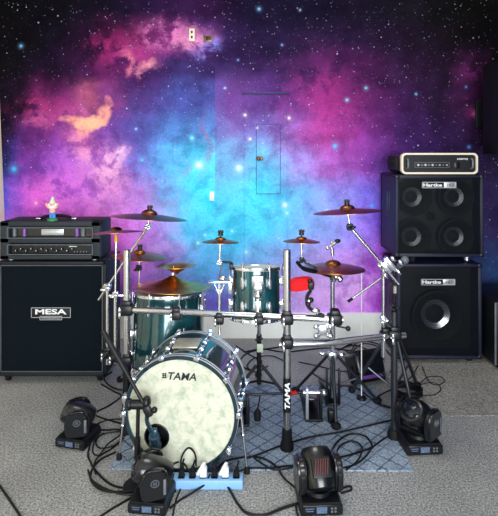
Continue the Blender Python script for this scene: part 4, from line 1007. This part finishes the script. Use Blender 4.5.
# ------------------------------------------------------------------ power strip with plugs
ps0, ps1 = F(163, 489), F(243, 487)
sx0, sx1, sy = ps0.x, ps1.x, 2.235
t = thing('power_strip', ((sx0+sx1)/2, sy, 0), 'pale blue power strip on the floor under the bass drum front', 'power strip')
b = MB(); b.box(((sx0+sx1)/2, sy, .021), (sx1-sx0, .062, .042), bevel=.006); b.build('housing', 'blue', t)
for i in range(7):
    b = MB(); b.box((sx0+.03+i*.049, sy, .0425), (.03, .034, .002)); b.build('socket', 'black', t)
plugs = []
for i, (dx, m_, hgt) in enumerate(((.079, 'rubber', .04), (.128, 'rubber', .035), (.177, 'white', .05), (.226, 'rubber', .035), (.275, 'white', .05), (.324, 'rubber', .03))):
    c = Vector((sx0+dx, sy, .0435))
    side = ('leftmost black plug' if i == 0 else 'second black plug from the left' if i == 1 else 'left white plug' if i == 2 else 'black plug between the two white plugs' if i == 3 else 'right white plug' if i == 4 else 'black plug at the right end')
    pt_ = thing('power_plug', c, side+' in the pale blue power strip', 'plug', 'plugs in the power strip')
    b = LB(); w_ = .032 if m_ == 'white' else .024; b.box((0, 0, hgt*.4), (w_, w_, hgt*.8), bevel=.006); b.tube((0, 0, hgt*.6), (0.004, -.010, hgt+.012), .012, .008); b.build('plug_body', m_, pt_)
    b = LB(); end = (-.022, -.055, hgt-.012) if m_ == 'white' else (.01, .01, hgt+.03)
    b.path([(0.003, -.008, hgt), (.002, -.02, hgt+.014), end], .0075 if m_ == 'white' else .004); b.build('strain_relief', m_, pt_)

# ------------------------------------------------------------------ cables
def cable(pts, label, r=.0042, z=0.0, name='cable'):
    w = []
    for p in pts:
        h = p[2] if len(p) > 2 else z
        q = F(p[0], p[1], r+h); w.append(q)
    b = MB(); b.path(w, r, 8, 6); return tag(b.build(name, 'cable', origin=(w[0].x, w[0].y, 0)), label, 'cable')
cable([(-6, 478), (4, 492), (13, 505), (24, 522)], 'black cable crossing the carpet at the bottom left corner', .005)
cable([(101, 384), (113, 391), (121, 396), (110, 405), (95, 414), (112, 421), (128, 425), (140, 428, .0)], 'black cable zigzagging from the guitar cabinet caster to the bass drum', .0045)
cable([(90, 428), (104, 421), (118, 419), (130, 421)], 'black cable arching from the left moving head to the bass drum', .0035)
cable([(92, 429), (106, 430), (120, 430), (121, 440), (111, 449), (98, 457), (94, 466), (96, 474)], 'black cable looping right of the left moving head, outer loop', .004)
cable([(124, 431), (104, 434), (96, 441), (100, 448), (113, 446), (124, 438)], 'small inner cable loop right of the left moving head', .004, .009)
cable([(122, 434), (108, 444), (99, 455), (93, 452), (95, 440), (104, 433)], 'tangled cable loop crossing the small inner loop at left', .004, .018)
cable([(94, 432), (90, 445), (88, 455), (91, 463), (96, 471), (106, 481), (118, 487), (136, 488)], 'long black cable curving down the left to the front moving head', .0048)
cable([(116, 452), (100, 460), (92, 470), (91, 480), (100, 489), (116, 492), (134, 490)], 'thick black cable bend left of the microphone stand base', .0055, .011)
cable([(134, 496), (122, 503), (110, 510), (92, 522)], 'black cable running to the bottom edge left of the front moving head', .0045)
cable([(170, 494), (182, 484, .0), (176, 500), (172, 520)], 'black cable dropping to the bottom edge right of the front moving head', .004)
cable([(170, 508), (180, 500), (192, 493), (205, 484, .02), (210, 474, .05)], 'black lead from the left white plug to the front edge', .0045)
cable([(226, 484, .012), (231, 492), (238, 504), (247, 513), (264, 515), (283, 508), (299, 503)], 'thick black lead from the right white plug to the center moving head', .0055)
cable([(216, 470, .05), (226, 461, .04), (246, 457, .0), (262, 458), (276, 466), (284, 478), (297, 490), (299, 500), (296, 507), (300, 522)], 'black cable sweeping from the power strip round to the center moving head', .0045, .011)
cable([(236, 472, .05), (250, 468), (268, 468), (285, 466), (301, 465)], 'black cable along the front edge of the rug behind the center moving head', .0042, .009)
cable([(245, 459), (262, 453), (280, 446), (310, 437), (340, 432), (375, 424), (404, 417)], 'straight black cable crossing the rug from center to the right moving head', .0045, .012)
cable([(254, 458), (264, 465), (276, 470), (300, 466)], 'short black cable curving beside the center post foot', .004, .018)
cable([(330, 459), (345, 456), (362, 451), (372, 446), (365, 436), (350, 434), (338, 441), (332, 450)], 'black cable loop on the rug behind the center moving head', .0045, .010)
cable([(343, 468), (356, 464), (366, 456), (374, 446), (392, 434), (404, 431)], 'black cable from the center moving head to the right moving head', .0045, .019)
cable([(334, 458), (340, 446), (352, 441), (362, 447), (358, 460), (346, 470)], 'inner black cable loop behind the center moving head', .0045, .028)
cable([(342, 488), (350, 486), (351, 490), (341, 493)], 'tiny stub loop of cable right of the center moving head', .0045)
cable([(176, 492), (168, 480, .03), (172, 466, .06), (182, 462, .06), (190, 473, .05)], 'thin black cable loop standing left on the power strip', .004)
cable([(183, 478, .04), (181, 460, .09), (188, 448, .13), (195, 454, .12), (196, 466, .07)], 'thin black cable arching up before the bass drum head', .004)
# bundle behind the kit
cable([(244, 352), (262, 349), (284, 352), (305, 350), (330, 348), (362, 352), (384, 349)], 'black cable stretched along the wall carpet behind the drum rack', .005)
cable([(236, 346), (252, 356), (262, 362), (250, 370), (240, 362), (250, 352), (280, 347)], 'black cable tangle behind the bass drum at center', .005)
cable([(299, 362), (318, 366), (340, 371), (356, 371)], 'thin black cable from the center post to the hi-hat legs', .004)
cable([(338, 350), (352, 345), (368, 350), (380, 358), (370, 366), (355, 358), (345, 350)], 'black cable loops left of the right stand legs', .005, .0)
cable([(346, 346), (360, 341), (378, 344), (388, 352), (396, 364), (390, 372)], 'black cable arching behind the finned stage light', .005, .012)
cable([(384, 405), (398, 412), (396, 424), (388, 430)], 'thin black cable left of the right moving head', .004)
cable([(416, 392), (421, 385), (434, 383), (441, 389), (434, 395), (420, 396)], 'single black cable loop lying right of the cable coil', .004)
cable([(420, 384), (428, 377), (441, 377), (444, 382), (436, 385), (428, 380), (422, 366)], 'thin twisted cable before the lower bass cabinet', .003, .022)
cable([(352, 352), (362, 344), (376, 346), (384, 356), (376, 366), (364, 360)], 'black cable loop hanging round the back of the finned stage light', .0045, .02)
cable([(338, 357), (350, 352), (358, 340), (372, 337), (390, 342), (404, 352)], 'black cable wandering along the carpet before the lower bass cabinet', .0045, .008)
cable([(376, 398), (386, 392), (396, 388), (404, 383), (412, 376), (418, 366)], 'black cable running from the coil back to the bass cabinet corner', .004, .024)
cable([(330, 392), (342, 386), (356, 388), (368, 396), (378, 404), (390, 408)], 'black cable from the hi-hat pedal toward the cable coil', .0045, .010)
cable([(268, 366), (256, 372), (247, 366), (255, 358), (272, 356), (286, 362)], 'black cable loop between the snare stand legs', .0045, .010)
cable([(112, 372), (104, 378), (110, 386), (122, 390), (130, 384)], 'black cable curl at the foot of the left rack post', .0045, .009)
cable([(88, 470), (92, 480), (104, 488), (122, 494), (136, 494)], 'lowest black cable curve left of the microphone stand', .0045, .017)
def coil(px, py, r, label, turns=5):
    c = F(px, py); pts = []
    for k in range(turns*16+1):
        a_ = 2*PI*k/16; rr = r*(1+.05*math.sin(k*1.7)); pts.append((c.x+rr*math.cos(a_), c.y+rr*.95*math.sin(a_), .012+.006+.009*(k/16)))
    b = MB(); b.path(pts, .006, 8, 2); return tag(b.build('cable_coil', 'cable', origin=(c.x, c.y, .012)), label, 'cable')
coil(407, 397, .085, 'thick coil of black cable on the carpet behind the right moving head')

# ------------------------------------------------------------------ light, sky, camera
def area(name, loc, target, sx, sy, power, col=(1, 1, 1)):
    l = bpy.data.lights.new(name, 'AREA'); l.shape = 'RECTANGLE'; l.size = sx; l.size_y = sy; l.energy = power; l.color = col
    o = bpy.data.objects.new(name, l); COL.objects.link(o); o.location = loc
    o.rotation_euler = (Vector(target)-Vector(loc)).to_track_quat('-Z', 'Y').to_euler(); return o
area('added_key_light', (.3, -1.8, 1.32), (-.05, 4, 1.3), 2.6, 2.1, 225, (.95, .98, 1))  # unseen soft light added behind the camera, made tall for highlights on the tubes
area('added_top_light', (.0, 2.7, 2.72), (0, 3.0, 0), .9, .9, 20, (1, .98, .95))  # unseen overhead light added to brighten the carpet near the wall
w = bpy.data.worlds.new('room_ambient'); scene.world = w; w.use_nodes = True
bg = w.node_tree.nodes['Background']; bg.inputs[0].default_value = (.80, .88, 1, 1); bg.inputs[1].default_value = .25
cam = bpy.data.cameras.new('camera'); co = bpy.data.objects.new('camera', cam); COL.objects.link(co)
co.location = (0, 0, EYE); co.rotation_euler = (PI/2, 0, 0)
cam.sensor_fit = 'HORIZONTAL'; cam.sensor_width = 36; cam.lens = 500/498*36; cam.shift_y = -108/498; cam.clip_start = .05
scene.camera = co
scene.view_settings.view_transform = 'Standard'; scene.view_settings.look = 'None'
scene.view_settings.exposure = 0.3; scene.view_settings.gamma = 1.0; scene.view_settings.use_curve_mapping = False
